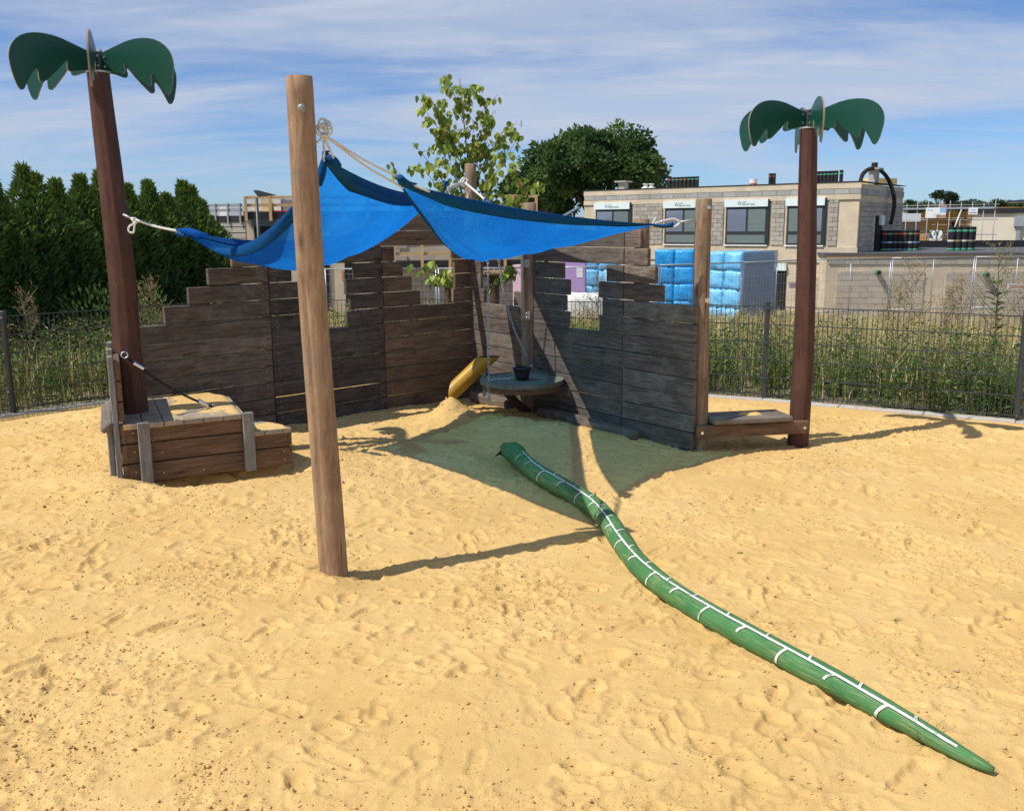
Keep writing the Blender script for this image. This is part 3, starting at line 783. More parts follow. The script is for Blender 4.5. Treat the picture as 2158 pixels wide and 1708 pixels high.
# mooring rope from the backrest to the deck
mr = thing('mooring_rope', 'black rope with bright steel ferrules strung from backrest to deck', 'rope', tuple(B0))
ra, rb = PY(262, 748, 7.12), G(452, 858, 0.475)
mid = [ra + (rb - ra) * t - Vector((0, 0, 0.05 * 4 * t * (1 - t))) for t in (0, .1, .25, .4, .55, .7, .85, 1)]
v, f = tube(curve_pts(mid, 24), 0.0095, 8); obj('rope', v, f, m_black_rope, mr, True)
for t in (0.14, 0.86):
    p = ra + (rb - ra) * t - Vector((0, 0, 0.2 * t * (1 - t))); q = (rb - ra).normalized()
    v, f = tube([p - q * 0.045, p + q * 0.045], 0.019, 14); obj('ferrule', v, f, m_bright, mr, False)
def ring(c, n, R, r, k=16):
    n = Vector(n).normalized(); u, w_ = frame_of(n)
    pts = [Vector(c) + (u * math.cos(a) + w_ * math.sin(a)) * R for a in [2 * math.pi * i / k for i in range(k + 1)]]
    return tube(pts, r, 6, False)
v, f = ring(ra, (0.3, -1, 0.2), 0.024, 0.006); obj('eye_bolt', v, f, m_bright, mr, True)
v, f = ring(rb + Vector((.0, 0, .0)), (0.7, -.6, 0.2), 0.022, 0.006); obj('eye_bolt', v, f, m_steel_dull, mr, True)
def deck_sand(s0, s1, z, h, seed, label):
    V, F, n = [], [], 36
    for j in range(n):
        for i in range(n):
            u, t = i / (n - 1), j / (n - 1); s = s0 + (s1 - s0) * u; l = max(min(cut(s), 1.5) - 0.01, 0.02); p = FLc + fd * s + dd * (l * t) + fn * 0.02 * (1 - t)
            e = min(u * 1.6, (1 - u) * 8, t * 7, (1 - t) * 9, 0.5)
            q = e + 0.9 * float(fbm(np.array([p.x * 5 + seed]), np.array([p.y * 5]), 4, seed)[0]) - 0.10
            V.append((p.x, p.y, z - 0.004 + h * max(0.0, min(q, 0.55)) ** 0.7 * 1.6))
    for j in range(n - 1):
        for i in range(n - 1): F.append((j * n + i, j * n + i + 1, (j + 1) * n + i + 1, (j + 1) * n + i))
    return tag(obj('sand_drift', V, F, m_sand, None, True), label, 'sand pile')
deck_sand(0.36, sp - 0.03, UPZ, 0.014, 3, 'thin drift of sand lying on the timber deck boards')
deck_sand(sp + 0.03, LEN - 0.02, LOZ, 0.012, 8, 'small drift of sand on the lower deck step')

# ---- small low seat between wall end post and right palm
st_ = thing('low_seat', 'small low plank seat between the wall end post and the palm', 'seat', (2.1, 8.0, 0))
b0, b1 = Vector((1.60, 7.845, 0)), Vector((2.635, 8.045, 0)); bdv = (b1 - b0); baz = math.atan2(bdv.y, bdv.x)
for off, nm in ((0, 'front_beam'), (0.23, 'rear_beam')):
    c = (b0 + b1) / 2 + Vector((-math.sin(baz), math.cos(baz), 0)) * off; c.z = 0.168
    put(nm, cbox(nm, (bdv.length, 0.05, 0.112), 0.006), m_plank_brown, st_, c, (0, 0, baz))
c = Vector((2.075, 8.03, 0.262)); put('seat_board', cbox('seat_board', (0.74, 0.34, 0.048), 0.010, 2), m_grey_plank, st_, c, (0, 0, baz))
for q in (0.045, bdv.length - 0.045):
    c = b0 + bdv.normalized() * q + Vector((math.sin(baz), -math.cos(baz), 0)) * 0.026; c.z = 0.165
    put('bolt', mesh('bolt', *tube([(0, 0, 0), (0, -.008, 0)], 0.014, 12)), m_bright, st_, c, (0, 0, baz))
tag(drift('sand_drift', 2.12, 8.05, 0.286, 0.11, 0.08, 0.02, 0, None, 5), 'little heap of sand on the low plank seat', 'sand pile')

# ---- round table
TC, TR, TZ = Vector((0.10, 9.15, 0)), 0.42, 0.44
tb = thing('round_table', 'weathered round board table bracketed to the middle wall post', 'table', (TC.x, TC.y, 0))
taz = AR + math.pi / 2 - 0.35; tu = Vector((math.cos(taz), math.sin(taz), 0)); tv = Vector((-tu.y, tu.x, 0))
nb_ = 7; wb = 2 * TR / nb_
for i in range(nb_):
    y0, y1 = -TR + wb * i + 0.003, -TR + wb * (i + 1) - 0.003
    ys = np.linspace(y0, y1, 6); prof = []
    hi = [(math.sqrt(max(TR * TR - y * y, 1e-4)), y) for y in ys]
    def wallcut(x, y):                                      # stay clear of the wall
        p = TC + tu * x + tv * y; dist = (p - WC).dot(nR); return x - min(0, dist - 0.03) * 0 if dist > 0.03 else None
    lo = [(-h, y) for h, y in hi]
    poly = hi + lo[::-1]
    out = []
    for x, y in poly:
        p = TC + tu * x + tv * y; dist = (p - WC).dot(nR)
        if dist < 0.03: p = p + nR * (0.03 - dist)
        out.append(p)
    n = len(out); V = [(p.x, p.y, z) for z in (TZ - 0.045, TZ) for p in out]
    F = [tuple(range(n))[::-1], tuple(range(n, 2 * n))] + [(j, (j + 1) % n, n + (j + 1) % n, n + j) for j in range(n)]
    obj('table_board', V, F, m_table, tb)
rimp = [TC + tu * (math.cos(a) * TR * 0.93) + tv * (math.sin(a) * TR * 0.93) for a in np.linspace(0, 2 * math.pi, 40)]
V, F = [], []
for p in rimp:
    dist = (p - WC).dot(nR); p = p + nR * max(0, 0.04 - dist)
    q = TC + (p - TC) * 0.9
    V += [(p.x, p.y, TZ - 0.047), (p.x, p.y, TZ - 0.105), (q.x, q.y, TZ - 0.105), (q.x, q.y, TZ - 0.047)]
for i in range(39):
    for j in range(4): F.append((i * 4 + j, i * 4 + (j + 1) % 4, i * 4 + 4 + (j + 1) % 4, i * 4 + 4 + j))
obj('table_rim', V, F, m_plank_brown, tb)
pb = G(1110, 855, 0.10)
log('brace', (bm_.x - 0.02, bm_.y - 0.10, 0.02), (TC.x - 0.22, TC.y + 0.06, TZ - 0.10), 0.048, 0.042, m_log_dark, tb, seed=31, n=14, k=8)

# ---- bucket
bk = thing('bucket', 'small black rubber bucket standing on the round table', 'bucket', tuple(G(1100, 798, TZ + 0.012)))
bp = Vector(bk.location)
V, F = [], []; n = 26
prof = [(0.0, 0.002), (0.062, 0.0), (0.070, 0.03), (0.080, 0.07), (0.087, 0.098), (0.094, 0.102), (0.094, 0.116), (0.089, 0.118), (0.084, 0.112), (0.076, 0.06), (0.060, 0.014), (0.0, 0.012)]
for r, z in prof:
    for j in range(n): V.append((bp.x + r * math.cos(2 * math.pi * j / n), bp.y + r * math.sin(2 * math.pi * j / n), bp.z + z))
for i in range(len(prof) - 1):
    for j in range(n): F.append((i * n + j, i * n + (j + 1) % n, (i + 1) * n + (j + 1) % n, (i + 1) * n + j))
m_rubber = M('black_rubber', (0.018, 0.02, 0.021), 0.55, 0.3, 12, spec=0.4)
obj('body', V, F, m_rubber, bk, True)
for a in (2.9, 0.1):
    v, f = ring(bp + Vector((0.09 * math.cos(a), 0.09 * math.sin(a), 0.122)), (math.sin(a), math.cos(a), 0.2), 0.014, 0.004)
    obj('shackle', v, f, m_steel, bk, True)

# ---- yellow chute
ca, cb = PY(951, 826, 9.40), PY(1030, 751, 9.48)
ch = thing('sand_chute', 'yellow plastic sand chute leaning by the round table', 'chute', (ca.x, ca.y, 0))
m_yellow = M('yellow_plastic', (0.50, 0.27, 0.012), 0.42, 0.22, 14, spec=0.45, dirt=(0.34, 0.2, 0.06, 0.5))
m_dark_in = M('chute_inside', (0.05, 0.045, 0.03), 0.8, 0.2, 9)
ax = (cb - ca); axl = ax.length; axn = ax.normalized(); cu, cw = frame_of(axn)
def chute_wall(R):
    V = []; n = 30
    for e in (0, 1):
        for j in range(n):
            a = 2 * math.pi * j / n; d = cu * math.cos(a) * R + cw * math.sin(a) * R
            if e == 0:   # upright cut at the foot
                nrm = Vector((-0.95, 0.30, 0)); p0 = ca
            else:        # level cut at the mouth
                nrm = Vector((0, 0, 1)); p0 = cb
            base = (ca if e == 0 else cb) + d
            t = -((base - p0).dot(nrm)) / axn.dot(nrm)
            V.append(base + axn * t)
    return V
n = 30; V = chute_wall(0.082) + chute_wall(0.073); F = []
for j in range(n):
    k = (j + 1) % n
    F.append((j, k, n + k, n + j)); F.append((2 * n + j, 3 * n + j, 3 * n + k, 2 * n + k))
    F.append((j, 2 * n + j, 2 * n + k, k)); F.append((n + j, n + k, 3 * n + k, 3 * n + j))
a = np.array(V); cc = (a.max(0) + a.min(0)) / 2
me = mesh('tube', a - cc, F, True); me.materials.append(m_yellow); me.materials.append(m_dark_in)
for i, p in enumerate(me.polygons): p.material_index = 1 if i % 4 == 1 else 0
o = put('tube', me, None, ch, cc); es = o.modifiers.new('e', 'EDGE_SPLIT'); es.split_angle = 0.9
p = (ca + cb) / 2 + Vector((0.14, 0.10, -0.09))
v, f = box(p, (0.03, 0.10, 0.30)); obj('bracket', v, f, m_steel_dull, ch)

# ---- hoist: pivot tube, brackets, arm
hs = thing('hoist', 'galvanised pivoting hoist tube bolted to the middle wall post', 'hoist', (bm_.x - 0.09, bm_.y - 0.05, 0))
hx, hy = PY(1100.5, 620, bm_.y - 0.085).x, bm_.y - 0.085
arm = Vector((-0.215, 9.02, 1.79))
pts = [(hx, hy, 0.98), (hx, hy, 1.70), (hx - 0.01, hy - 0.02, 1.77), (hx - 0.05, hy - 0.08, 1.80), tuple(arm)]
v, f = tube(pts, 0.017, 12); obj('pivot_tube', v, f, m_steel, hs, True)
for z in (1.03, 1.56):
    v, f = join([box((hx + 0.035, hy + 0.01, z), (0.085, 0.012, 0.085)), box((hx + 0.07, hy + 0.03, z), (0.012, 0.06, 0.085))])
    b = obj('bracket', v, f, m_steel_dull, hs)
    for dz in (-0.022, 0.022): dome('bolt', (hx + 0.045, hy + 0.003, z + dz), (0, -1, 0), 0.010, m_bright, hs)

# ---- chains
def chain(name, pts, label, rl=0.017, wire=0.0036):
    pts = [Vector(p) for p in pts]; cum = [0]
    for a, b in zip(pts[:-1], pts[1:]): cum.append(cum[-1] + (b - a).length)
    t = thing(name, label, 'chain', tuple(pts[-1]))
    n = int(cum[-1] / (rl * 1.55)); parts = []
    def at(s):
        i = max(0, min(len(cum) - 2, int(np.searchsorted(cum, s) - 1))); return pts[i] + (pts[i + 1] - pts[i]) * ((s - cum[i]) / max(cum[i + 1] - cum[i], 1e-6))
    for i in range(n):
        s = (i + 0.5) / n * cum[-1]; p = at(s); d = (at(min(s + .01, cum[-1])) - at(max(s - .01, 0))).normalized()
        u, w_ = frame_of(d); side = u if i % 2 else w_
        loop = []
        for a in np.linspace(0, 2 * math.pi, 9): loop.append(p + d * (math.cos(a) * rl) + side * (math.sin(a) * rl * 0.62))
        parts.append(tube(loop, wire, 4, False))
    v, f = join(parts); o = obj('links', v, f, m_steel, t); o['kind'] = 'stuff'; return t
tl = Vector((-0.213, 8.70, 0.45))
chain('chain', curve_pts([arm + Vector((-.01, -.0, -.02)), (-0.222, 8.98, 1.2), (-0.226, 8.95, 0.75), (-0.224, 8.93, 0.50), (-0.236, 8.90, 0.33), (-0.222, 8.90, 0.26), (-0.212, 8.91, 0.36), (-0.20, 8.95, 0.458),
       (-0.08, 8.99, 0.458), (0.0, 9.02, 0.465), (0.012, 9.05, 0.50), bp + Vector((-0.09, 0.0, 0.12))], 60), 'hanging steel chain tied to the black bucket')
e2 = PY(1110, 751, bm_.y - 0.085)
chain('chain', curve_pts([arm + Vector((0.08, 0.15, -.02)), PY(1058, 600, 9.25), PY(1082, 690, 9.35), e2], 30), 'slack steel chain running to the eye bolt in the middle post')
v, f = ring(e2, (1, 0, 0), 0.014, 0.004); o = obj('eye_bolt', v, f, m_steel, hs, True)
# ================================================================== wooden snake
SN = [(1062, 941, .115), (1078, 950, .125), (1100, 970, .115), (1130, 995, .085), (1170, 1018, .07), (1215, 1043, .065), (1255, 1070, .065), (1285, 1103, .075), (1308, 1140, .07), (1345, 1188, .06), (1395, 1232, .055),
      (1455, 1272, .05), (1530, 1315, .05), (1610, 1358, .05), (1690, 1400, .05), (1770, 1442, .048), (1850, 1487, .045), (1930, 1532, .04), (2000, 1573, .035), (2055, 1603, .03), (2093, 1622, .026)]
sn_pts = []
for x, y, zc_ in SN:
    p = G(x, y, 0.03); z0 = float(sand_base(np.array([p.x]), np.array([p.y]))[0]); p = G(x, y, z0 + zc_); sn_pts.append(p)
NS = 300
sc_ = curve_pts(sn_pts, NS)
cum = [0.0]
for a, b in zip(sc_[:-1], sc_[1:]): cum.append(cum[-1] + (b - a).length)
SL = cum[-1]
RAD = [(0, 0.030), (0.03, 0.050), (0.10, 0.066), (0.20, 0.083), (0.32, 0.087), (0.45, 0.074), (0.60, 0.073), (1.2, 0.072), (2.2, 0.068), (3.2, 0.063), (4.0, 0.059), (4.6, 0.055), (5.0, 0.046), (5.25, 0.035), (5.40, 0.022), (5.45, 0.012)]
kq = SL / 5.45
def sn_frame(s):
    i = max(0, min(NS - 2, int(np.searchsorted(cum, s) - 1))); t = (s - cum[i]) / (cum[i + 1] - cum[i])
    p = sc_[i].lerp(sc_[i + 1], t); a, b = sc_[max(i - 2, 0)], sc_[min(i + 3, NS - 1)]
    d = (b - a).normalized(); side = d.cross(Vector((0, 0, 1))).normalized(); upv = side.cross(d).normalized()
    return p, d, side, upv
def sn_surf(s, th, off=0.0):
    """th: 90 degrees = top, 0 = +side"""
    p, d, side, upv = sn_frame(s); r = interp(RAD, s / kq)
    hw, hh = 1.0, 1.0
    if s < 0.55 * kq:                                       # the head: broad jaw, flat crown, brow ridges
        q = s / kq
        hw = interp([(0, 0.95), (0.12, 1.0), (0.28, 1.12), (0.42, 1.02), (0.55, 1)], q); hh = interp([(0, 0.8), (0.12, 0.80), (0.25, 0.95), (0.42, 0.98), (0.55, 1)], q)
    w_ = 1 + 0.010 * math.sin(s * 9 + th * 2) + 0.008 * math.sin(s * 23 + th * 3)
    c_, s__ = math.cos(th), math.sin(th)
    if s < 0.5 * kq: br = 1 + 0.16 * math.exp(-((s / kq - 0.17) / 0.05) ** 2) * math.exp(-((abs(th - math.pi / 2) - 0.62) / 0.28) ** 2)
    else: br = 1
    return p + side * (c_ * (r * hw * w_ * br + off)) + upv * (s__ * (r * hh * w_ * br + off))
snake = thing('carved_snake', 'long green carved wooden snake with white ribs lying across the sand', 'snake', tuple(sn_pts[8]))
n = 28; V, F = [], []
ss = np.concatenate([np.linspace(0, 0.6 * kq, 40)[:-1], np.linspace(0.6 * kq, SL - 0.001, 170)])
for s in ss:
    for j in range(n): V.append(sn_surf(s, 2 * math.pi * j / n))
k = len(ss)
for i in range(k - 1):
    for j in range(n): F.append((i * n + j, i * n + (j + 1) % n, (i + 1) * n + (j + 1) % n, (i + 1) * n + j))
V.append(sc_[0] - sn_frame(0)[1] * 0.018); V.append(sc_[-1])
for j in range(n): F.append((len(V) - 2, (j + 1) % n, j)); F.append((len(V) - 1, (k - 1) * n + j, (k - 1) * n + (j + 1) % n))
m_green, N, L, P = nodes_of('green_painted_wood')
tc = N.new('ShaderNodeUVMap'); mp = N.new('ShaderNodeMapping'); mp.inputs['Scale'].default_value = (3.0, 26, 1); L.new(tc.outputs[0], mp.inputs[0])
g1 = add_noise(N, L, mp.outputs[0], 2.4, 8, 0.68, 0.6); g2 = add_noise(N, L, add_map(N, L, (1, 1, 1), False), 5, 4, 0.6)
col = add_ramp(N, L, g2, [(0.3, (0.040, 0.155, 0.050)), (0.6, (0.058, 0.205, 0.068)), (0.8, (0.085, 0.240, 0.09))])
wear = add_math(N, L, 'MULTIPLY', add_ramp(N, L, g1, [(0.52, (0, 0, 0)), (0.60, (1, 1, 1))]), add_ramp(N, L, add_noise(N, L, add_map(N, L, (1, 1, 1), False), 2.3, 5, 0.6), [(0.38, (0.25,) * 3), (0.58, (0.95,) * 3)]))
col = add_mix(N, L, wear, col, (0.33, 0.30, 0.14))
crk = add_ramp(N, L, g1, [(0.30, (0.85,) * 3), (0.37, (0, 0, 0))])
col = add_mix(N, L, crk, col, (0.012, 0.05, 0.02))
L.new(col, P.inputs['Base Color']); P.inputs['Roughness'].default_value = 0.62; P.inputs['Specular IOR Level'].default_value = 0.3
add_bump(N, L, P, g1, 0.3, 0.004)
o = obj('body', V, F, m_green, snake, True)
uv = o.data.uv_layers.new(name='UVMap')
sl = list(ss) + [0, SL]
for pl in o.data.polygons:
    idx = list(pl.vertices); js = [i % n for i in idx]
    for li, vi in zip(pl.loop_indices, idx):
        if vi >= k * n: uv.data[li].uv = (0, 0); continue
        j = vi % n
        if j == 0 and max(js) == n - 1: j = n
        uv.data[li].uv = (ss[vi // n], j / n)
m_wpaint = M('white_paint', (0.70, 0.69, 0.64), 0.7, 0.2, 55, tone=0, dirt=(0.13, 0.24, 0.10, 0.95)); m_kpaint = M('dark_outline_paint', (0.02, 0.035, 0.025), 0.6, 0.2, 20, tone=0)
def band(pts, w0, off):
    """ribbon on the body; pts = list of (s, th)"""
    V, F = [], []; m_ = len(pts)
    for i, (s, th) in enumerate(pts):
        a, b = pts[max(i - 1, 0)], pts[min(i + 1, m_ - 1)]
        r = interp(RAD, s / kq) + 1e-4
        ds, dt = (b[0] - a[0]), (b[1] - a[1]) * r; l = math.hypot(ds, dt) + 1e-9
        ns, nt = -dt / l, ds / l
        for q in (-1, 1): V.append(sn_surf(min(max(s + ns * q * w0, 0.001), SL - 0.002), th + nt * q * w0 / r, off))
    for i in range(m_ - 1): F.append((2 * i, 2 * i + 1, 2 * i + 3, 2 * i + 2))
    return V, F
def stripe(name, pts, w0):
    v, f = band(pts, w0 + 0.0028, 0.0012); o = obj(name + '_outline', v, f, m_kpaint, snake, True)
    v, f = band(pts, w0, 0.0022); return obj(name, v, f, m_wpaint, snake, True)
top = math.pi / 2
def spine_t(s):
    p, d, side, upv = sn_frame(s); nr_ = 1 if (Vector((0, 0, CAM_H)) - p).dot(side) > 0 else -1
    return top - nr_ * 0.36 * min(1, max(0, (s - 0.5) / 0.6)) + 0.10 * math.sin(s * 2.2)
stripe('spine_stripe', [(s, spine_t(s)) for s in np.linspace(0.50 * kq, SL - 0.13, 150)], 0.0058)
s, i = 0.62 * kq, 0
cam_v = Vector((0, 0, CAM_H))
while s < SL - 0.16:
    p, d, side, upv = sn_frame(s); near = 1 if (cam_v - p).dot(side) > 0 else -1
    t0 = spine_t(s)
    lng = 1.55 if i % 2 == 0 else 0.80
    stripe('rib_stripe', [(s - 0.035 * math.sin(q * 1.5), t0 - near * q * lng) for q in np.linspace(0.02, 1, 14)], 0.0068)
    stripe('rib_stripe', [(s + 0.12 - 0.02 * q, t0 + near * q * (1.1 - lng * 0.3)) for q in np.linspace(0.02, 1, 12)], 0.0062)
    s += 0.262; i += 1
stripe('nose_stripe', [(0.10 * kq, top + q) for q in np.linspace(-0.9, 0.9, 12)], 0.006)
for q in (-1, 1):
    p = sn_surf(0.17 * kq, top + q * 0.62, -0.004); dome('eye', p, (p - sn_frame(0.17 * kq)[0]), 0.012, m_kpaint, snake)
pt, d0, sd0, up0_ = sn_frame(0.0)
tq = pt + Vector((0, 0, -0.012)); dirt_ = (-d0 + Vector((-0.2, -0.25, -0.9))).normalized(); tsd = Vector((0.85, -0.35, 0)).normalized()
poly = [tq + tsd * -0.012, tq + tsd * 0.016, tq + dirt_ * 0.06 + tsd * 0.03, tq + dirt_ * 0.125 + tsd * 0.040, tq + dirt_ * 0.09 + tsd * 0.008, tq + dirt_ * 0.13 + tsd * -0.036, tq + dirt_ * 0.06 + tsd * -0.022]
nn = tsd.cross(dirt_).normalized() * 0.004; kk = len(poly)
V = [p - nn for p in poly] + [p + nn for p in poly]
obj('tongue', V, [tuple(range(kk))[::-1], tuple(range(kk, 2 * kk))] + [(j, (j + 1) % kk, kk + (j + 1) % kk, kk + j) for j in range(kk)], M('dark_rubber_tongue', (0.03, 0.022, 0.015), 0.6, 0.2, 9), snake)

# ================================================================== shade sails
m_sail, N, L, P = nodes_of('blue_shade_cloth')
v = add_map(N, L, (1, 1, 1), False)
spk = add_noise(N, L, v, 95, 3, 0.75); big = add_noise(N, L, v, 2.2, 4, 0.55)
col = add_ramp(N, L, big, [(0.3, (0.004, 0.135, 0.50)), (0.55, (0.006, 0.175, 0.60)), (0.8, (0.008, 0.21, 0.68))])
col = add_mix(N, L, add_ramp(N, L, spk, [(0.57, (0, 0, 0)), (0.70, (0.75,) * 3)]), col, (0.05, 0.40, 0.95))  # brighter specks painted in for sunlight coming through the weave holes
L.new(col, P.inputs['Base Color']); P.inputs['Roughness'].default_value = 0.7; P.inputs['Specular IOR Level'].default_value = 0.25
add_bump(N, L, P, add_noise(N, L, v, 160, 2, 0.7), 0.35, 0.003)
tr = N.new('ShaderNodeBsdfTranslucent'); L.new(col, tr.inputs['Color'])
tp_ = N.new('ShaderNodeBsdfTransparent'); tp_.inputs['Color'].default_value = (0.16, 0.78, 1.0, 1)
mx = N.new('ShaderNodeMixShader'); mx.inputs[0].default_value = 0.66; L.new(P.outputs[0], mx.inputs[1]); L.new(tr.outputs[0], mx.inputs[2])
mx2 = N.new('ShaderNodeMixShader'); mx2.inputs[0].default_value = 0.14; L.new(mx.outputs[0], mx2.inputs[1]); L.new(tp_.outputs[0], mx2.inputs[2])
L.new(mx2.outputs[0], N['Material Output'].inputs['Surface'])
m_hem = M('blue_hem_webbing', (0.004, 0.068, 0.22), 0.85, 0.2, 30, 0.3, 200, tone=0, spec=0.1)

def sail_surface(c, em, ctr, wr=0.012, seed=0, n=60):
    """triangular sheet: corners c, points the edge middles hang through, point the belly hangs through"""
    c = [np.array(p) for p in c]; em = [np.array(p) for p in em]       # em: 01, 12, 20
    ctl = [2 * em[i] - 0.5 * (c[i] + c[(i + 1) % 3]) for i in range(3)]
    def base(b):
        b0, b1, b2 = b
        return b0 * b0 * c[0] + b1 * b1 * c[1] + b2 * b2 * c[2] + 2 * b0 * b1 * ctl[0] + 2 * b1 * b2 * ctl[1] + 2 * b2 * b0 * ctl[2]
    bub = np.array(ctr) - base((1 / 3, 1 / 3, 1 / 3))
    def surf(b):
        b0, b1, b2 = b
        e = 27 * b0 * b1 * b2
        p = base(b) + bub * (e ** 0.8 if e > 0 else 0)
        # folds radiating from the corners
        amp = wr * min(1, e * 2.5)
        f_ = 0
        for i in range(3):
            x, y = b[(i + 1) % 3], b[(i + 2) % 3]; ang = math.atan2(x, y + 1e-6)
            f_ += math.sin(ang * 17 + seed + i * 2.1 + 1.2 * math.sin(ang * 7 + seed)) * math.exp(-((1 - b[i]) / 0.55) ** 2)
        return p + np.array([0.25, -0.55, 0.75]) * f_ * amp
    return surf
def build_sail(name, label, surf, hem_w, c_names):
    root = thing(name, label, 'sail', tuple(surf((1, 0, 0))))
    n = 70; V, idx, F = [], {}, []
    for i in range(n + 1):
        for j in range(n + 1 - i):
            idx[i, j] = len(V); V.append(surf((1 - (i + j) / n, i / n, j / n)))
    for i in range(n):
        for j in range(n - i):
            F.append((idx[i, j], idx[i + 1, j], idx[i, j + 1]))
            if i + j < n - 1: F.append((idx[i + 1, j], idx[i + 1, j + 1], idx[i, j + 1]))
    obj('cloth', V, F, m_sail, root, True)
    for e in range(3):                                      # doubled hem along each edge
        V, F = [], []; m_ = 70
        for q in range(m_ + 1):
            t = q / m_; b = [0, 0, 0]; b[e] = 1 - t; b[(e + 1) % 3] = t
            b2 = [x * (1 - hem_w) for x in b]; b2[(e + 2) % 3] = hem_w * min(1, 6 * t * (1 - t) + .25); s_ = sum(b2); b2 = [x / s_ for x in b2]
            p, r = Vector(surf(b)), Vector(surf(b2)); bm2 = [(x + y) / 2 for x, y in zip(b, b2)]; mid_ = Vector(surf(bm2))
            dn = Vector((0.1, -0.5, 0.25)).normalized() * 0.006
            V += [p + Vector((0, 0, 0.006)), p + dn, mid_ + dn, r + dn * 0.5, r - dn * 0.5, mid_ - dn, p - dn]
        k7 = 7
        for q in range(m_):
            for j in range(k7): F.append((q * k7 + j, q * k7 + (j + 1) % k7, (q + 1) * k7 + (j + 1) % k7, (q + 1) * k7 + j))
        obj('hem', V, F, m_hem, root, True)
    return root
def tab(root, p, d, w=0.05, l=0.14):
    """folded reinforced corner with an eyelet, pointing along d"""
    p, d = Vector(p), Vector(d).normalized(); u, w_ = frame_of(d)
    V, F = [], []; m_ = 7
    for i in range(m_):
        t = i / (m_ - 1); c = p + d * l * t + w_ * 0.012 * math.sin(t * 3.0); ww = w * (1 - 0.55 * t)
        for a in np.linspace(0, 2 * math.pi, 9)[:-1]:
            V.append(c + u * math.cos(a) * ww + w_ * math.sin(a) * (0.010 + 0.012 * t))
    for i in range(m_ - 1):
        for j in range(8): F.append((i * 8 + j, i * 8 + (j + 1) % 8, (i + 1) * 8 + (j + 1) % 8, (i + 1) * 8 + j))
    F.append(tuple(range(8))[::-1]); F.append(tuple((m_ - 1) * 8 + j for j in range(8)))
    obj('corner_tab', V, F, m_hem, root, True)
    v, f = ring(p + d * l * 0.55 - Vector((0, 0.014, 0)), (0, -1, 0.2), 0.012, 0.004, 12); obj('eyelet', v, f, m_brass, root, True)
def rope(root, pts, r=0.007, name='rope'):
    v, f = tube(curve_pts(pts, max(12, 6 * len(pts))), r, 7); return obj(name, v, f, m_white_rope, root, True)
def knot(root, c, R, seed, r=0.0075, n=5):
    rnd = random.Random(seed); pts = []
    for i in range(n * 6):
        a = i * 1.05 + rnd.uniform(-.3, .3); b = i * 0.61 + rnd.uniform(-.3, .3)
        pts.append(Vector(c) + Vector((math.cos(a) * math.cos(b), 0.6 * math.sin(b), math.sin(a))) * R * rnd.uniform(0.55, 1.0))
    v, f = tube(curve_pts(pts, n * 40), r, 6); return obj('knot', v, f, m_white_rope, root, True)

# sail A: palm - front post - rear corner post
A = [PY(380, 488, 7.25), PY(690, 338, 5.16), PY(938, 402, 9.75)]
sA = sail_surface(A, [PY(513, 517, 7.1), PY(852, 407, 7.45), PY(700, 497, 8.6)], PY(700, 552, 7.2), 0.034, 1.3)
sailA = build_sail('shade_sail', 'blue shade sail tied to the deck palm and round post', sA, 0.035, None)
# sail B: front post - wall end post - rear corner post
B = [PY(838, 384, 5.95), PY(1385, 474, 7.72), PY(1026, 424, 9.9)]
sB = sail_surface(B, [PY(1130, 447, 6.8), PY(1190, 482, 8.85), PY(985, 537, 7.9)], PY(1085, 541, 7.55), 0.028, 4.1)
sailB = build_sail('shade_sail', 'blue shade sail tied to the wall end post and round post', sB, 0.03, None)
# ropes and knots
K0 = PY(681, 268, FP.y + 0.03); K1 = PY(682, 284, FP.y + 0.03)
rk = random.Random(4)
for q in range(6):
    c_ = K0 + Vector((rk.uniform(-.012, .02), rk.uniform(-.015, .015), rk.uniform(-.03, .02)))
    v, f = ring(c_, (rk.uniform(-.7, .7), -1, rk.uniform(-.6, .6)), rk.uniform(.018, .036), .0062, 18); obj('knot_loop', v, f, m_white_rope, sailB, True)
rope(sailB, [K1, K1 + Vector((-.02, -.02, -.03)), K1 + Vector((-.05, -.03, -.045)), K1 + Vector((-.07, -.03, -.02))], .0062, 'rope_end')
a1 = Vector(sA((0, 1, 0)))
tab(sailA, a1, (-0.05, 0, 1), 0.05, 0.05)
for q, (x, y) in enumerate(((683, 352), (707, 345))): rope(sailA, [K1, K1.lerp(PY(x, y, 5.16), .5), PY(x, y, 5.16)], 0.0065)
v, f = tube(curve_pts([PY(684, 330, 5.15), PY(678, 362, 5.14), PY(673, 392, 5.14)], 12), [0.012 + 0.012 * math.sin(i / 11 * 3.1) for i in range(12)], 8); obj('corner_fold', v, f, m_hem, sailA, True)
v, f = tube(curve_pts([PY(684, 330, 5.15), PY(700, 338, 5.15), PY(716, 350, 5.2)], 12), [0.012 + 0.014 * math.sin(i / 11 * 3.1) for i in range(12)], 8); obj('corner_fold', v, f, m_hem, sailA, True)
b1 = Vector(sB((1, 0, 0))); b1d = (K1 - b1).normalized()
tab(sailB, b1 + Vector((0.07, 0.05, -.01)), b1d, 0.055, 0.16)
rope(sailB, [K1, K1.lerp(PY(845, 378, 5.95), .5) - Vector((0, 0, .012)), PY(845, 376, 5.95), PY(880, 394, 6.05), PY(905, 404, 6.1)], 0.0068)
rope(sailB, [K1, K1.lerp(PY(840, 392, 5.92), .5) - Vector((0, 0, .016)), PY(840, 391, 5.9), PY(850, 398, 5.92)], 0.0068)
pa, a0 = PY(268, 452, 7.33), Vector(sA((1, 0, 0)))
sk = PY(276, 460, 7.31)
v, f = tube([pa - Vector((0.03, 0, 0)), sk], 0.009, 8); obj('snap_hook', v, f, m_steel, sailA, True)
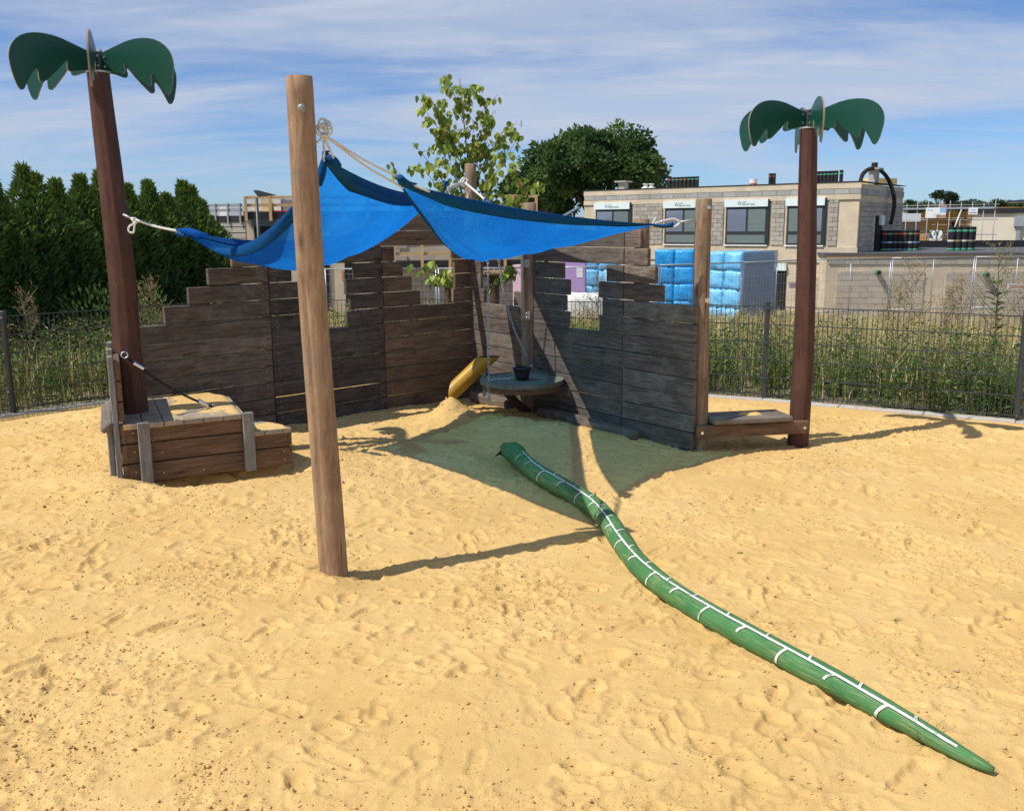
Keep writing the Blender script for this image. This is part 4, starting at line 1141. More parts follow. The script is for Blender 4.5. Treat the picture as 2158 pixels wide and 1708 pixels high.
rope(sailA, [sk, sk.lerp(a0, .5) - Vector((0, 0, .012)), a0], 0.010)
rope(sailA, [sk, PY(283, 470, 7.3), PY(272, 478, 7.3), PY(272, 488, 7.3), PY(281, 490, 7.3), PY(283, 478, 7.3), PY(286, 466, 7.3)], 0.008, 'rope_loop')
knot(sailA, PY(284, 465, 7.31), 0.022, 9, n=3)
tab(sailA, a0 + (Vector(sA((.9, .05, .05))) - a0) * 0.4, (sk - a0), 0.045, 0.12)
v, f = tube(curve_pts([a0 - Vector((.03, 0, -.01)), PY(395, 487, 7.2), PY(415, 492, 7.15), PY(440, 497, 7.15)], 16), [.008 + .02 * math.sin(i / 15 * 3.1) for i in range(16)], 8); obj('corner_fold', v, f, m_sail, sailA, True)
# wall end post: snap hook and looped rope
rp, b2_ = PY(1452, 463, 7.9), Vector(sB((0, 1, 0)))
v, f = tube([rp + Vector((0.04, 0, 0)), PY(1432, 468, 7.86)], 0.008, 8); obj('snap_hook', v, f, m_steel, sailB, True)
rope(sailB, [PY(1432, 468, 7.86), PY(1420, 462, 7.85), PY(1400, 465, 7.8), PY(1376, 473, 7.75), PY(1372, 478, 7.75), PY(1395, 480, 7.8), PY(1420, 478, 7.84), PY(1432, 470, 7.86)], 0.010, 'rope_loop')
rope(sailB, [PY(1374, 478, 7.74), PY(1376, 470, 7.73), PY(1382, 458, 7.72)], 0.009, 'rope_end')
tab(sailB, b2_ - Vector((.03, 0, 0)), (1, 0.02, 0.02), 0.035, 0.16)
# rear corner post
kc = PY(978, 384, 10.35); knot(sailB, kc, 0.055, 14, 0.010, n=5)
for q in (-6, 6): rope(sailA, [kc, PY(962, 390 + q * .35, 10.1), PY(943, 398 + q * .35, 9.8)], 0.009)
rope(sailB, [kc, PY(1002, 404, 10.1), PY(1026, 425, 9.9)], 0.012)
rope(sailB, [kc, PY(990, 396, 10.3), PY(986, 412, 10.35), PY(984, 420, 10.35)], 0.008, 'rope_end')
tab(sailB, PY(1034, 430, 9.85), (PY(1022, 420, 9.92) - PY(1034, 430, 9.85)), 0.06, 0.10)
tab(sailA, PY(936, 402, 9.72), (0.3, 0, 1), 0.045, 0.10)
# ================================================================== wire mesh fence
def wire_panel(a, b, label, zt=1.05, zb=0.05):
    a, b = Vector((*a, 0)), Vector((*b, 0)); d = (b - a); L_ = d.length; d.normalize(); az = math.atan2(d.y, d.x)
    t = thing('wire_fence', label, 'fence', tuple((a + b) / 2), 'wire mesh panels of the sand pit fence')
    n = int(round(L_ / 0.05)); nv = Vector((-d.y, d.x, 0)); parts = []
    for i in range(1, n):
        p = a + d * (L_ * i / n)
        parts.append(box((p.x, p.y, (zt + zb) / 2 - 0.008), (0.006, 0.006, zt - zb + 0.03), az))
    v, f = join(parts); o = obj('upright_wires', v, f, m_fence, t); o['kind'] = 'stuff'
    k = 5
    for i in range(k + 1):
        z = zb + 0.02 + (zt - zb - 0.02) * i / k
        v, f = join([box(tuple((a + b) / 2 + nv * q + Vector((0, 0, z))), (L_, 0.008, 0.008), az) for q in (-0.008, 0.008)])
        obj('cross_wire', v, f, m_fence, t)
def fence_post(p, label, lean=0.0):
    t = thing('fence_post', label, 'post', (p[0], p[1], 0), 'posts of the sand pit fence')
    put('post', cbox('post', (0.045, 0.062, 1.20), 0.004), m_fence, t, (p[0], p[1], 0.495), (0, lean, 0.0))
    put('cap', cbox('cap', (0.05, 0.067, 0.014), 0.004), m_fence, t, (p[0], p[1], 1.10))
    for z in (0.25, 0.65, 1.03): put('clamp', cbox('clamp', (0.05, 0.05, 0.028), 0.004), m_fence, t, (p[0], p[1] - 0.028, z))
FL_ = ['wire mesh fence panel left of the dark post beside the hedge', 'wire mesh fence panel between the deck and the hedge', 'wire mesh fence panel behind the left plank wing',
       'wire mesh fence panel behind the corner of the plank walls', 'wire mesh fence panel seen past the wall end post', 'wire mesh fence panel behind the right palm catching its shadow', 'wire mesh fence panel past the last dark post by the palm shadow']
for (a, b), l in zip(zip(FENCE[:-1], FENCE[1:]), FL_): wire_panel(a, b, l)
PL_ = ['dark square fence post beside the thuja hedge', 'dark square fence post hidden behind the left plank wing', 'dark square fence post behind the ragged windows', 'dark square fence post behind the right plank wing',
       'dark square fence post just left of the right palm trunk', 'dark square fence post where the palm crown shadow ends']
for p, l in zip(FENCE[1:-1], PL_): fence_post(p, l)
# ================================================================== building site beyond the fence
m_block = M('concrete_block', (0.38, 0.345, 0.295), 0.92, 0.16, 5, 0.4, 40, tone=0.16)
m_block_pale = M('pale_concrete_block', (0.36, 0.35, 0.33), 0.92, 0.12, 4, 0.3, 40, tone=0.12)
m_mortar = M('cream_mortar', (0.62, 0.515, 0.375), 0.95, 0.18, 1.6, 0.4, 25, tone=0.0, dirt=(0.42, 0.36, 0.28, 0.5))
m_mortar_grey = M('grey_mortar', (0.40, 0.36, 0.30), 0.95, 0.15, 2, 0.3, 30, tone=0.0)
m_annex_block = M('beige_block', (0.46, 0.395, 0.325), 0.95, 0.14, 4, 0.3, 40, tone=0.10, dirt=(0.5, 0.42, 0.31, 0.5))
m_dark_frame = M('anthracite_frame', (0.035, 0.038, 0.042), 0.45, 0.1, 8)
m_interior = M('dark_interior', (0.012, 0.012, 0.013), 0.9, 0.2, 3, tone=0)
m_box_white = M('white_shutter_box', (0.70, 0.80, 0.78), 0.5, 0.05, 4, tone=0.02)
m_print = M('grey_print', (0.16, 0.19, 0.21), 0.7, 0.05, 4, tone=0)
m_bitumen = M('black_bitumen', (0.022, 0.022, 0.023), 0.75, 0.3, 8, 0.3, 60, spec=0.3)
m_tar = M('dark_parapet', (0.018, 0.019, 0.021), 0.6, 0.2, 3)
m_roofgrey = M('roof_membrane', (0.10, 0.10, 0.105), 0.8, 0.2, 2)
m_pine = M('raw_pine', (0.55, 0.36, 0.18), 0.8, 0.15, 6, tone=0.1)
m_galv = M('zinc_tube', (0.42, 0.45, 0.48), 0.45, 0.1, 10, metal=0.6)
m_gpipe = M('green_pipe', (0.05, 0.22, 0.15), 0.5, 0.1, 6)
m_white = M('white_sheet', (0.74, 0.73, 0.71), 0.6, 0.06, 5, tone=0.02)
m_cream = M('cream_render', (0.66, 0.60, 0.49), 0.9, 0.05, 1.5, tone=0)
m_redprint = M('red_print', (0.55, 0.05, 0.05), 0.7, 0.05, 4, tone=0)
m_glass, N, L, P = nodes_of('window_glass')
P.inputs['Base Color'].default_value = (0.05, 0.075, 0.075, 1); P.inputs['Roughness'].default_value = 0.08; P.inputs['Specular IOR Level'].default_value = 0.8
m_glass_tilt, N, L, P = nodes_of('tilted_glass')
P.inputs['Base Color'].default_value = (0.16, 0.19, 0.26, 1); P.inputs['Roughness'].default_value = 0.05; P.inputs['Specular IOR Level'].default_value = 1.0
m_shut = M('lowered_shutter', (0.15, 0.19, 0.185), 0.5, 0.12, 3, stretch=(0.2, 0.2, 8))

class Facade:
    def __init__(s, A, B):
        s.A = Vector((A[0], A[1], 0)); d = Vector((B[0] - A[0], B[1] - A[1], 0)); s.len = d.length; s.d = d.normalized()
        s.n = Vector((s.d.y, -s.d.x, 0)); s.az = math.atan2(s.d.y, s.d.x)
    def at(s, x, y, off=0.0):
        r = Vector(ray(x, y)); o = s.A + s.n * off; t = o.dot(s.n) / r.dot(s.n); p = r * t
        return (p - o).dot(s.d), p.z + CAM_H
    def pt(s, q, z, off=0.0): p = s.A + s.d * q + s.n * off; p.z = z; return p
    def vol(s, q0, q1, z0, z1, o0, o1): return box(s.pt((q0 + q1) / 2, (z0 + z1) / 2, (o0 + o1) / 2), (abs(q1 - q0), abs(o1 - o0), abs(z1 - z0)), s.az)
    def add(s, name, parent, m, q0, q1, z0, z1, o0, o1):
        return put(name, mesh(name, *box((0, 0, 0), (abs(q1 - q0), abs(o1 - o0), abs(z1 - z0)))), m, parent, s.pt((q0 + q1) / 2, (z0 + z1) / 2, (o0 + o1) / 2), (0, 0, s.az))
def block_field(F_, parent, m, q0, q1, z0, z1, bl, bh, holes=(), off=0.0, gap=0.014, limit=400, th=0.05):
    me = cbox('block', (bl - gap, th, bh - gap), 0.006); r = 0; cnt = 0
    z = z0
    while z < z1 - 0.03:
        h = min(bh, z1 - z); q = q0 - (bl / 2 if r % 2 else 0)
        while q < q1 - 0.03:
            a, b = max(q, q0), min(q + bl, q1)
            if b - a > 0.06 and not any(a < H1 and b > H0 and z < Z1 and z + h > Z0 for H0, H1, Z0, Z1 in holes):
                full = (b - a > bl - 1e-4) and (h > bh - 1e-4)
                mm = me if full else cbox('block', (b - a - gap, th, h - gap), 0.006)
                put('block', mm, m, parent, F_.pt((a + b) / 2, z + h / 2, off + random.uniform(-.004, .006)), (0, 0, F_.az)); cnt += 1
            q += bl
        z += bh; r += 1
    return cnt

font_cache = {}
def text_mesh(s, size, shear=0.0, spacing=1.0):
    key = (s, size)
    if key in font_cache: return font_cache[key]
    cu = bpy.data.curves.new('lettering', 'FONT'); cu.body = s; cu.size = size; cu.shear = shear; cu.extrude = 0.003; cu.align_x = 'LEFT'; cu.space_character = spacing
    o = bpy.data.objects.new('lettering_tmp', cu); C.objects.link(o)
    bpy.context.view_layer.update()
    me = bpy.data.meshes.new_from_object(o.evaluated_get(bpy.context.evaluated_depsgraph_get()))
    bpy.data.objects.remove(o); font_cache[key] = me; me.name = 'lettering'; me.materials.clear(); return me
def lettering(F_, parent, s, size, q, z, off, m, shear=0.0, spacing=1.0):
    me = text_mesh(s, size, shear, spacing)
    return put('lettering', me, m, parent, F_.pt(q, z, off), (math.pi / 2, 0, F_.az))

# ---------------------------------------------------------------- two-storey block building
KB, LB, SB = (14.06, 38.0), (3.6, 46.56), (18.0, 43.23)
FA = Facade(LB, KB); FS = Facade(KB, SB); ZR, ZG = 3.567, -2.2
mb = thing('block_building', 'unfinished two storey concrete block building with white shutter boxes', 'building', (10, 44, ZG))
depthv = -FA.n
V = []
for z in (ZG, ZR - 0.06):
    for p in (FA.pt(0, z, -0.06), FA.pt(FA.len - 0.06, z, -0.06), FA.pt(FA.len - 0.06, z, -0.06) + FS.d * (FS.len - .06), FA.pt(0, z, -0.06) + FS.d * (FS.len - .06)): V.append(p)
obj('core_wall', V, [(0, 1, 5, 4), (1, 2, 6, 5), (2, 3, 7, 6), (3, 0, 4, 7), (4, 5, 6, 7)], m_mortar, mb)
wins = []
for (x0, x1, y0, y1) in ((1255, 1327, 443.6, 517), (1401, 1479, 441, 514), (1530, 1618, 437.5, 512.6), (1659, 1737.7, 433.6, 513)):
    q0, z1 = FA.at(x0, y0); q1, _ = FA.at(x1, y0); _, z0 = FA.at(x0, y1)
    wins.append((q0, q1, z0, z1))
zt = sum(w[3] for w in wins) / 4; zb = sum(w[2] for w in wins) / 4
wins = [(a, b, zb, zt) for a, b, _, _ in wins]
holes = [(a - 0.05, b + 0.05, z0 - 0.05, z1 + 0.36) for a, b, z0, z1 in wins]
block_field(FA, mb, m_block_pale, 0.02, FA.len, ZR - 0.47, ZR - 0.25, 0.62, 0.22, off=-0.03)
# block panels between the windows
edges = [0.35] + [w for ww in wins for w in ww[:2]] + [FA.len - 0.75]
nb_cnt = 0
for i in range(0, len(edges), 2):
    a, b = edges[i] + (0.16 if i else 0), edges[i + 1] - 0.13
    if b - a > 0.25: nb_cnt += block_field(FA, mb, m_block, a, b, zb - 0.02, zt + 0.30, 0.40, 0.19, off=-0.035)
nb_cnt += block_field(FA, mb, m_annex_block, FA.at(1690, 600)[0], FA.len - 0.5, ZG + 0.4, -0.25, 0.5, 0.2, off=-0.037)
FA.add('coping', mb, m_tar, -0.03, FA.len + 0.03, ZR, ZR + 0.035, -0.4, 0.03)
FA.add('ring_beam', mb, m_mortar, 0, FA.len + 0.005, ZR - 0.24, ZR - 0.004, -0.055, 0.004)
FA.add('ring_beam', mb, m_mortar, 0, FA.len + 0.004, ZR - 0.68, ZR - 0.475, -0.056, 0.002)
FA.add('floor_band', mb, m_mortar, 0, FA.len + 0.003, zb - 0.72, zb - 0.09, -0.056, 0.003)
for (a, b, z0, z1) in wins:
    w_ = FA.add('window', mb, m_dark_frame, a, b, z0, z1, -0.055, 0.012)
    fz = 0.09; mid_ = a + (b - a) * 0.52; zr_ = z0 + (z1 - z0) * 0.30
    tilt_left = a < 8.5
    for (p0, p1, mm) in ((a + fz, mid_ - 0.05, m_glass_tilt if tilt_left else m_shut), (mid_ + 0.05, b - fz, m_shut if tilt_left else m_glass_tilt)):
        o = put('pane', mesh('pane', *box((0, 0, 0), (p1 - p0, 0.02, z1 - zr_ - 0.16))), mm, w_, FA.pt((p0 + p1) / 2, (zr_ + z1) / 2 + 0.0, 0.02))
        o.rotation_euler = (0, 0, 0)
    put('pane', mesh('pane', *box((0, 0, 0), (b - a - 2 * fz, 0.02, zr_ - z0 - 0.13))), m_shut, w_, FA.pt((a + b) / 2, (z0 + zr_) / 2, 0.02))
    for chd in w_.children:
        loc = Vector(WL[chd.name]) - Vector(WL[w_.name]); chd.location = (loc.dot(FA.d), -loc.dot(FA.n), loc.z)
    FA.add('sill', mb, m_white, a - 0.03, b + 0.03, z0 - 0.065, z0 - 0.01, -0.05, 0.07)
    FA.add('shutter_box', mb, m_box_white, a - 0.06, b + 0.02, z1 + 0.02, z1 + 0.33, -0.05, 0.10)
    FA.add('guide_rail', mb, m_dark_frame, b + 0.022, b + 0.07, z0, z1 + 0.33, -0.05, 0.05)
    lettering(FA, mb, 'LUX', 0.105, a + (b - a) * 0.40, z1 + 0.19, 0.104, m_print)
    lettering(FA, mb, 'FERMETURES', 0.105, a + (b - a) * 0.40, z1 + 0.085, 0.104, m_print)
    hx_ = [(math.cos(t), math.sin(t)) for t in [math.pi / 6 + i * math.pi / 3 for i in range(6)]]
    V = [FA.pt(a + (b - a) * 0.34 + x * r, z1 + 0.175 + y * r, 0.106) for r in (0.085, 0.065) for x, y in hx_]
    obj('emblem', V, [(i, (i + 1) % 6, 6 + (i + 1) % 6, 6 + i) for i in range(6)], m_print, mb)
    q_ = a + (b - a) * 0.34; v, f = FA.vol(q_ - 0.05, q_ + 0.05, z1 + 0.165, z1 + 0.185, 0.104, 0.107); obj('emblem_bar', v, f, m_print, mb)
q0, z1 = FA.at(1609, 569); q1, _ = FA.at(1655.6, 569); z0 = ZG + 0.15
dr = FA.add('doorway', mb, m_interior, q0, q1, z0, z1, -0.055, 0.008)
FA.add('shutter_box', mb, m_box_white, q0 - 0.05, q1 + 0.02, z1, z1 + 0.30, -0.05, 0.09)
FA.add('doorway', mb, m_interior, FA.at(1195, 600)[0], FA.at(1235, 600)[0], z0, z1 - 0.2, -0.055, 0.008)
# shaded side wall
block_field(FS, mb, m_block, 0.25, FS.len - 0.1, -0.2, ZR - 0.75, 0.5, 0.2, holes=[(2.35, 3.35, 0.2, 2.3)], off=-0.03)
block_field(FS, mb, m_block_pale, 0.1, FS.len - 0.05, ZR - 0.5, ZR - 0.25, 0.5, 0.25, off=-0.03)
FS.add('coping', mb, m_tar, 0, FS.len + 0.03, ZR + 0.001, ZR + 0.03, -0.3, 0.02)
FS.add('window', mb, m_interior, 2.45, 3.25, 0.1, 2.25, -0.05, 0.008)
FS.add('shutter_box', mb, m_box_white, 2.75, 3.25, 1.85, 2.25, 0.01, 0.12)

# roof furniture, each a thing standing on the roof
RZ = ZR + 0.03
def chimney(x, y0, w_, h, name, label, Yd):
    c = PY(x, y0, Yd); c.z = RZ - 0.06
    t = thing(name, label, 'chimney', tuple(c))
    put('shaft', cbox('shaft', (w_, w_, h), 0.01), m_block_pale, t, c + Vector((0, 0, h / 2)), (0, 0, FA.az))
    put('cap', cbox('cap', (w_ * 1.8, w_ * 1.8, 0.08), 0.01), m_block_pale, t, c + Vector((0, 0, h + 0.04)), (0, 0, FA.az)); return c
chimney(1313, 398, 0.36, 0.42, 'chimney', 'small concrete chimney beside the big oak tree', 46.5)
cc_ = chimney(1840, 383, 0.34, 0.62, 'chimney', 'small concrete chimney under the arched black hose', 40.5)
roll_cache = {}
BANDS = {'green': (0.10, 0.42, 0.26), 'white': (0.65, 0.65, 0.6), 'red': (0.50, 0.12, 0.06), 'blue': (0.12, 0.28, 0.5), 'gold': (0.36, 0.27, 0.10)}
m_band = {k: M('band_' + k, c, 0.5, 0.05, 4, tone=0.03) for k, c in BANDS.items()}
def roll(p, h, r, bands, label, group):
    t = thing('bitumen_roll', label, 'roofing roll', tuple(p), group)
    key = (round(h, 2), round(r, 3))
    if key not in roll_cache: roll_cache[key] = mesh('roll', *tube([(0, 0, 0), (0, 0, h * 0.02), (0, 0, h * 0.98), (0, 0, h)], [r * .96, r, r, r * .95], 14), False)
    put('roll', roll_cache[key], m_bitumen, t, p)
    for q, c_ in bands:
        k2 = ('b', round(h, 2), round(r, 3), c_)
        if k2 not in roll_cache: roll_cache[k2] = mesh('wrapper_band', *tube([(0, 0, 0), (0, 0, h * 0.075)], r * 1.03, 14, False))
        put('wrapper_band', roll_cache[k2], m_band[c_], t, Vector(p) + Vector((0, 0, h * q)))
cols = ['red', 'green', 'green', 'gold', 'gold', 'green', 'green', 'green']
for i, x in enumerate(np.linspace(1411, 1468, 8)):
    p = PY(x, 392, 44.6 - i * 0.12); p.z = RZ - 0.02
    roll(p, 0.52, 0.088, [(0.74, cols[i]), (0.03, 'gold' if cols[i] == 'gold' else 'white')], 'black roofing roll with %s band in the row of eight by the oak' % cols[i], 'roofing rolls in a row of eight')
for i, x in enumerate((1622.5, 1630)):
    p = PY(x, 384, 41.2); p.z = RZ - 0.02; roll(p, 0.50, 0.078, [(0.72, 'red'), (0.04, 'blue')], 'black roofing roll of the pair standing alone on the roof', 'pair of roofing rolls')
for i, x in enumerate(np.linspace(1722, 1761, 6)):
    p = PY(x, 382, 39.9 - i * 0.1); p.z = RZ - 0.02; roll(p, 0.50, 0.080, [(0.70, 'green'), (0.03, 'gold')], 'black roofing roll with green band in the row of six behind the palm', 'roofing rolls in a row of six')
p = PY(1771.5, 381, 39.3); p.z = RZ - 0.02; roll(p, 0.52, 0.075, [(0.70, 'green'), (0.03, 'white')], 'single black roofing roll between the row of six and the chimney', 'single roofing roll')
for x, l in ((1360, 'white roof vent cowl nearer the small chimney by the oak'), (1372, 'white roof vent cowl nearer the row of eight rolls')):
    p = PY(x, 395, 45.4); p.z = RZ - .02; t = thing('roof_vent', l, 'vent', tuple(p))
    v, f = tube([p, p + Vector((0, 0, .10)), p + Vector((0, 0, .14)), p + Vector((0, 0, .24))], [.2, .2, .09, .09], 12); obj('cowl', v, f, m_white, t)
    v, f = tube([p + Vector((0, 0, .24)), p + Vector((0, 0, .28))], .14, 12); obj('cap', v, f, m_white, t)
p = PY(1587, 385, 42); p.z = RZ - .02; t = thing('paint_bucket', 'white bucket with red band on the building roof', 'bucket', tuple(p))
v, f = tube([p, p + Vector((0, 0, .3))], [.15, .18], 14); obj('pail', v, f, m_white, t); v, f = tube([p + Vector((0, 0, .05)), p + Vector((0, 0, .12))], [.162, .17], 14, False); obj('red_band', v, f, m_band['red'], t)
hp = [PY(1812, 384, 39.0), PY(1817, 368, 39.3), PY(1828, 358, 39.8), PY(1842, 355, 40.4), PY(1858, 362, 40.8), PY(1872, 380, 41), PY(1881, 405, 41), PY(1884, 430, 40.9), PY(1880, 455, 40.8), PY(1876, 472, 40.7)]
hose = thing('arched_hose', 'thick black hose arching over the chimney and down the side wall', 'hose', tuple(hp[0]))
v, f = tube(curve_pts(hp, 50), 0.085, 10); obj('hose', v, f, m_bitumen, hose, True)
v, f = tube([cc_ + Vector((0, 0, .68)), cc_ + Vector((0, 0, .92))], .13, 12); obj('collar', v, f, m_bitumen, hose, False)
p = PY(1850, 382, 42); v, f = box((p.x, p.y, RZ + 0.13), (1.5, 0.6, 0.28), 0.3); tag(obj('foam_pack', v, f, M('yellow_foam', (0.66, 0.52, 0.22), 0.8, .06, 4)), 'yellow foam board pack behind the chimney on the roof', 'pack')

# ---------------------------------------------------------------- low annex in front on the right
FX = Facade((12.75, 37.75), (26.0, 36.35)); ZX = 0.66
an = thing('annex', 'long low block annex with flat black roof and two green pipes', 'building', (18, 40, -1.8))
V = []
back_ = Vector((-FX.n.x, -FX.n.y, 0)) * 9
for z in (-2.2, ZX):
    for q, bk_ in ((0, 0), (FX.len, 0), (FX.len, 1), (0, 1)): p = FX.pt(q, z, -0.05) + back_ * bk_; V.append(p)
obj('core_wall', V, [(0, 1, 5, 4), (1, 2, 6, 5), (2, 3, 7, 6), (3, 0, 4, 7)], m_mortar, an)
FX.add('roof', an, m_roofgrey, -0.1, FX.len, ZX + 0.003, ZX + 0.10, -9, 0.05)
FX.add('fascia', an, m_pine, 0.0, 7.2, ZX - 0.10, ZX, -0.04, 0.025)
FX.add('fascia', an, m_pine, 7.5, FX.len, ZX - 0.10, ZX, -0.04, 0.025)
FX.add('upstand', an, m_tar, 1.6, FX.len, ZX + 0.10, ZX + 0.42, -8.9, -8.6)
pil = FX.at(1968, 580)[0]
block_field(FX, an, m_annex_block, 0.45, pil - 0.35, -1.75, ZX - 0.62, 0.62, 0.235, off=-0.03, gap=0.012)
block_field(FX, an, m_annex_block, pil + 0.45, FX.len, -1.75, ZX - 0.62, 0.62, 0.235, off=-0.03, gap=0.012)
block_field(FX, an, m_block, 0.1, FX.len, ZX - 0.36, ZX - 0.115, 0.62, 0.245, off=-0.032)
for x, y in ((1848, 574), (2075, 579)):
    q, z = FX.at(x, y); v, f = tube([FX.pt(q, z, -.1), FX.pt(q, z, 0.28)], 0.105, 14); pi_ = obj('drain_pipe', v, f, m_gpipe, an, False)
    v, f = tube([FX.pt(q, z, 0.281), FX.pt(q, z, 0.283)], 0.085, 14); obj('pipe_mouth', v, f, m_interior, pi_, False)
def annex_rolls(x0, x1, y1, n, rows, Yd, h, r, label, group, cset):
    for k in range(rows):
        for i in range(n):
            p = PY(x0 + (x1 - x0) * (i + (0.25 if k else 0)) / max(n - 1, 1), y1, Yd + k * 0.3); p.z = ZX + 0.10
            c_ = cset[(i + k) % len(cset)]; roll(p, h, r, [(0.80, c_[0]), (0.38, c_[1]), (0.03, c_[2])], ('black roofing roll with %s over %s band ' % c_[:2]) + label, group)
annex_rolls(1860, 1926, 528, 7, 2, 40.5, 0.86, 0.125, 'in the group beside the shaded side wall', 'roofing rolls beside the side wall',
            [('red', 'blue', 'green'), ('green', 'white', 'green'), ('red', 'blue', 'blue'), ('red', 'gold', 'gold'), ('red', 'blue', 'blue'), ('green', 'white', 'green')])
annex_rolls(2002, 2042, 526, 4, 3, 40.2, 1.0, 0.15, 'in the block before the cream house', 'film wrapped roofing rolls', [('green', 'white', 'green'), ('green', 'gold', 'green')])

# ---------------------------------------------------------------- wrapped insulation stacks
m_film_blue, N, L, P = nodes_of('blue_wrapping_film')
v = add_map(N, L); n1 = add_noise(N, L, v, 3.0, 6, 0.65, 0.8); n2 = add_noise(N, L, v, 9, 5, 0.6, 1.5)
col = obj_tone(N, L, add_ramp(N, L, n1, [(0.3, (0.12, 0.44, 0.78)), (0.5, (0.17, 0.53, 0.87)), (0.75, (0.25, 0.60, 0.90))]), 0.12)
L.new(col, P.inputs['Base Color']); P.inputs['Roughness'].default_value = 0.28; P.inputs['Specular IOR Level'].default_value = 0.6
add_bump(N, L, P, n2, 0.5, 0.05)
m_film_deep, N, L, P = nodes_of('deep_blue_film')
v = add_map(N, L); n1 = add_noise(N, L, v, 3.0, 6, 0.65, 0.8); n2 = add_noise(N, L, v, 8, 5, 0.6, 1.5)
L.new(add_ramp(N, L, n1, [(0.3, (0.01, 0.20, 0.55)), (0.5, (0.02, 0.33, 0.74)), (0.75, (0.05, 0.45, 0.85))]), P.inputs['Base Color']); P.inputs['Roughness'].default_value = 0.3
add_bump(N, L, P, n2, 0.5, 0.05)
m_film_grey, N, L, P = nodes_of('dusty_clear_film')
P.inputs['Base Color'].default_value = (0.30, 0.37, 0.48, 1); P.inputs['Roughness'].default_value = 0.25
v = add_map(N, L); add_bump(N, L, P, add_noise(N, L, v, 7, 4, 0.6, 1.0), 0.6, 0.04)
tpn = N.new('ShaderNodeBsdfTransparent'); mxn = N.new('ShaderNodeMixShader'); mxn.inputs[0].default_value = 0.45
L.new(P.outputs[0], mxn.inputs[1]); L.new(tpn.outputs[0], mxn.inputs[2]); L.new(mxn.outputs[0], N['Material Output'].inputs['Surface'])
m_navy = M('navy_print', (0.03, 0.04, 0.25), 0.6, .1, 5, tone=0)
def puffy(s, seed):
    """a wrapped package: pillow-sided box with creased film"""
    rnd = random.Random(seed); bm = bmesh.new(); bmesh.ops.create_cube(bm, size=1.0)
    bmesh.ops.subdivide_edges(bm, edges=bm.edges[:], cuts=5, use_grid_fill=True)
    for v_ in bm.verts:
        x, y, z = v_.co * 2
        e = lambda a, b: (1 - a * a) * (1 - b * b)
        px_, py_, pz_ = x, y, z
        if abs(y) > .99: py_ += math.copysign(0.06 * e(x, z), y)
        if abs(x) > .99: px_ += math.copysign(0.06 * e(y, z), x)
        j = 0.02
        v_.co = Vector((px_ * s[0] / 2 + rnd.uniform(-j, j) * s[0] * .5, py_ * s[1] / 2 + rnd.uniform(-j, j) * s[1], pz_ * s[2] / 2 + rnd.uniform(-j, j) * s[2] * .6))
    me = bpy.data.meshes.new('package'); bm.to_mesh(me); bm.free(); me.polygons.foreach_set('use_smooth', [True] * len(me.polygons)); return me
def ins_stack(A_, B_, depth_, zb_, zt_, cols_, rows_, label, m, film=None):
    Fc = Facade(A_, B_); t = thing('insulation_stack', label, 'pallet', tuple(Fc.pt(Fc.len / 2, zb_, -depth_ / 2)))
    w_, h_ = Fc.len / cols_, (zt_ - zb_ - 0.12) / rows_
    for sidx in range(4):
        Fc.add('pallet_runner', t, m_pine, Fc.len * sidx / 4 + .02, Fc.len * sidx / 4 + .14, zb_, zb_ + 0.12, -depth_, -0.02)
    for r_ in range(rows_):
        for c_ in range(cols_):
            o = put('package', puffy((w_ * 0.995, depth_, h_ * 0.995), r_ * 17 + c_ * 5 + len(label)), m, t, Fc.pt((c_ + .5) * w_, zb_ + .12 + (r_ + .5) * h_, -depth_ / 2), (0, 0, Fc.az))
    if film:
        Fd = Facade(Fc.pt(Fc.len, 0, 0.05)[:2], Fc.pt(Fc.len, 0, -depth_ - 0.05)[:2])
        Fd.add('film_wrap', t, m_film_grey, -0.02, Fd.len, zb_ + 0.1, zt_ + 0.02, 0.075, 0.085)
        for r_ in range(rows_):
            for q_ in (0.3, 0.95, 1.5): Fd.add('print_mark', t, m_navy, q_, q_ + 0.22, zb_ + .3 + r_ * h_, zb_ + .42 + r_ * h_, 0.07, 0.073)
    return t
ins_stack(PY(1487, 600, 32.2)[:2], PY(1561, 600, 31.2)[:2], 2.1, -1.62, 1.02, 2, 4, 'light blue wrapped insulation stack with dusty film on its side', m_film_blue, True)
ins_stack(PY(1378, 600, 33.5)[:2], PY(1462, 600, 33.2)[:2], 1.2, -1.5, 1.05, 2, 4, 'deep blue wrapped insulation stack behind the wall end post', m_film_deep)
ins_stack(PY(1178, 600, 33.6)[:2], PY(1302, 600, 33.2)[:2], 1.2, -1.5, 0.95, 3, 4, 'pale blue wrapped insulation stack seen through the right ragged window', m_film_blue)
m_purple = M('lilac_board', (0.42, 0.28, 0.55), 0.6, .05, 2, tone=0); m_pink = M('pink_board', (0.66, 0.44, 0.52), 0.6, .05, 2, tone=0)
a_, b_ = PY(1178, 600, 31.6), PY(1232, 600, 31.4); Fp = Facade(a_[:2], b_[:2]); t = thing('board_pack', 'lilac insulation board pack before the pale blue stack', 'pack', tuple(Fp.pt(.4, -1.5)))
Fp.add('pack', t, m_purple, 0, Fp.len, -1.5, 0.72, -0.35, 0); Fp.add('label_sheet', t, m_white, Fp.len - .28, Fp.len - .08, 0.2, 0.55, 0, 0.01)
a_, b_ = PY(1080, 600, 31.8), PY(1112, 600, 31.6); Fp = Facade(a_[:2], b_[:2]); t = thing('board_pack', 'pink insulation board pack seen behind the hoist tube', 'pack', tuple(Fp.pt(.2, -1.5)))
Fp.add('pack', t, m_pink, 0, Fp.len, -1.5, 0.62, -0.5, 0)
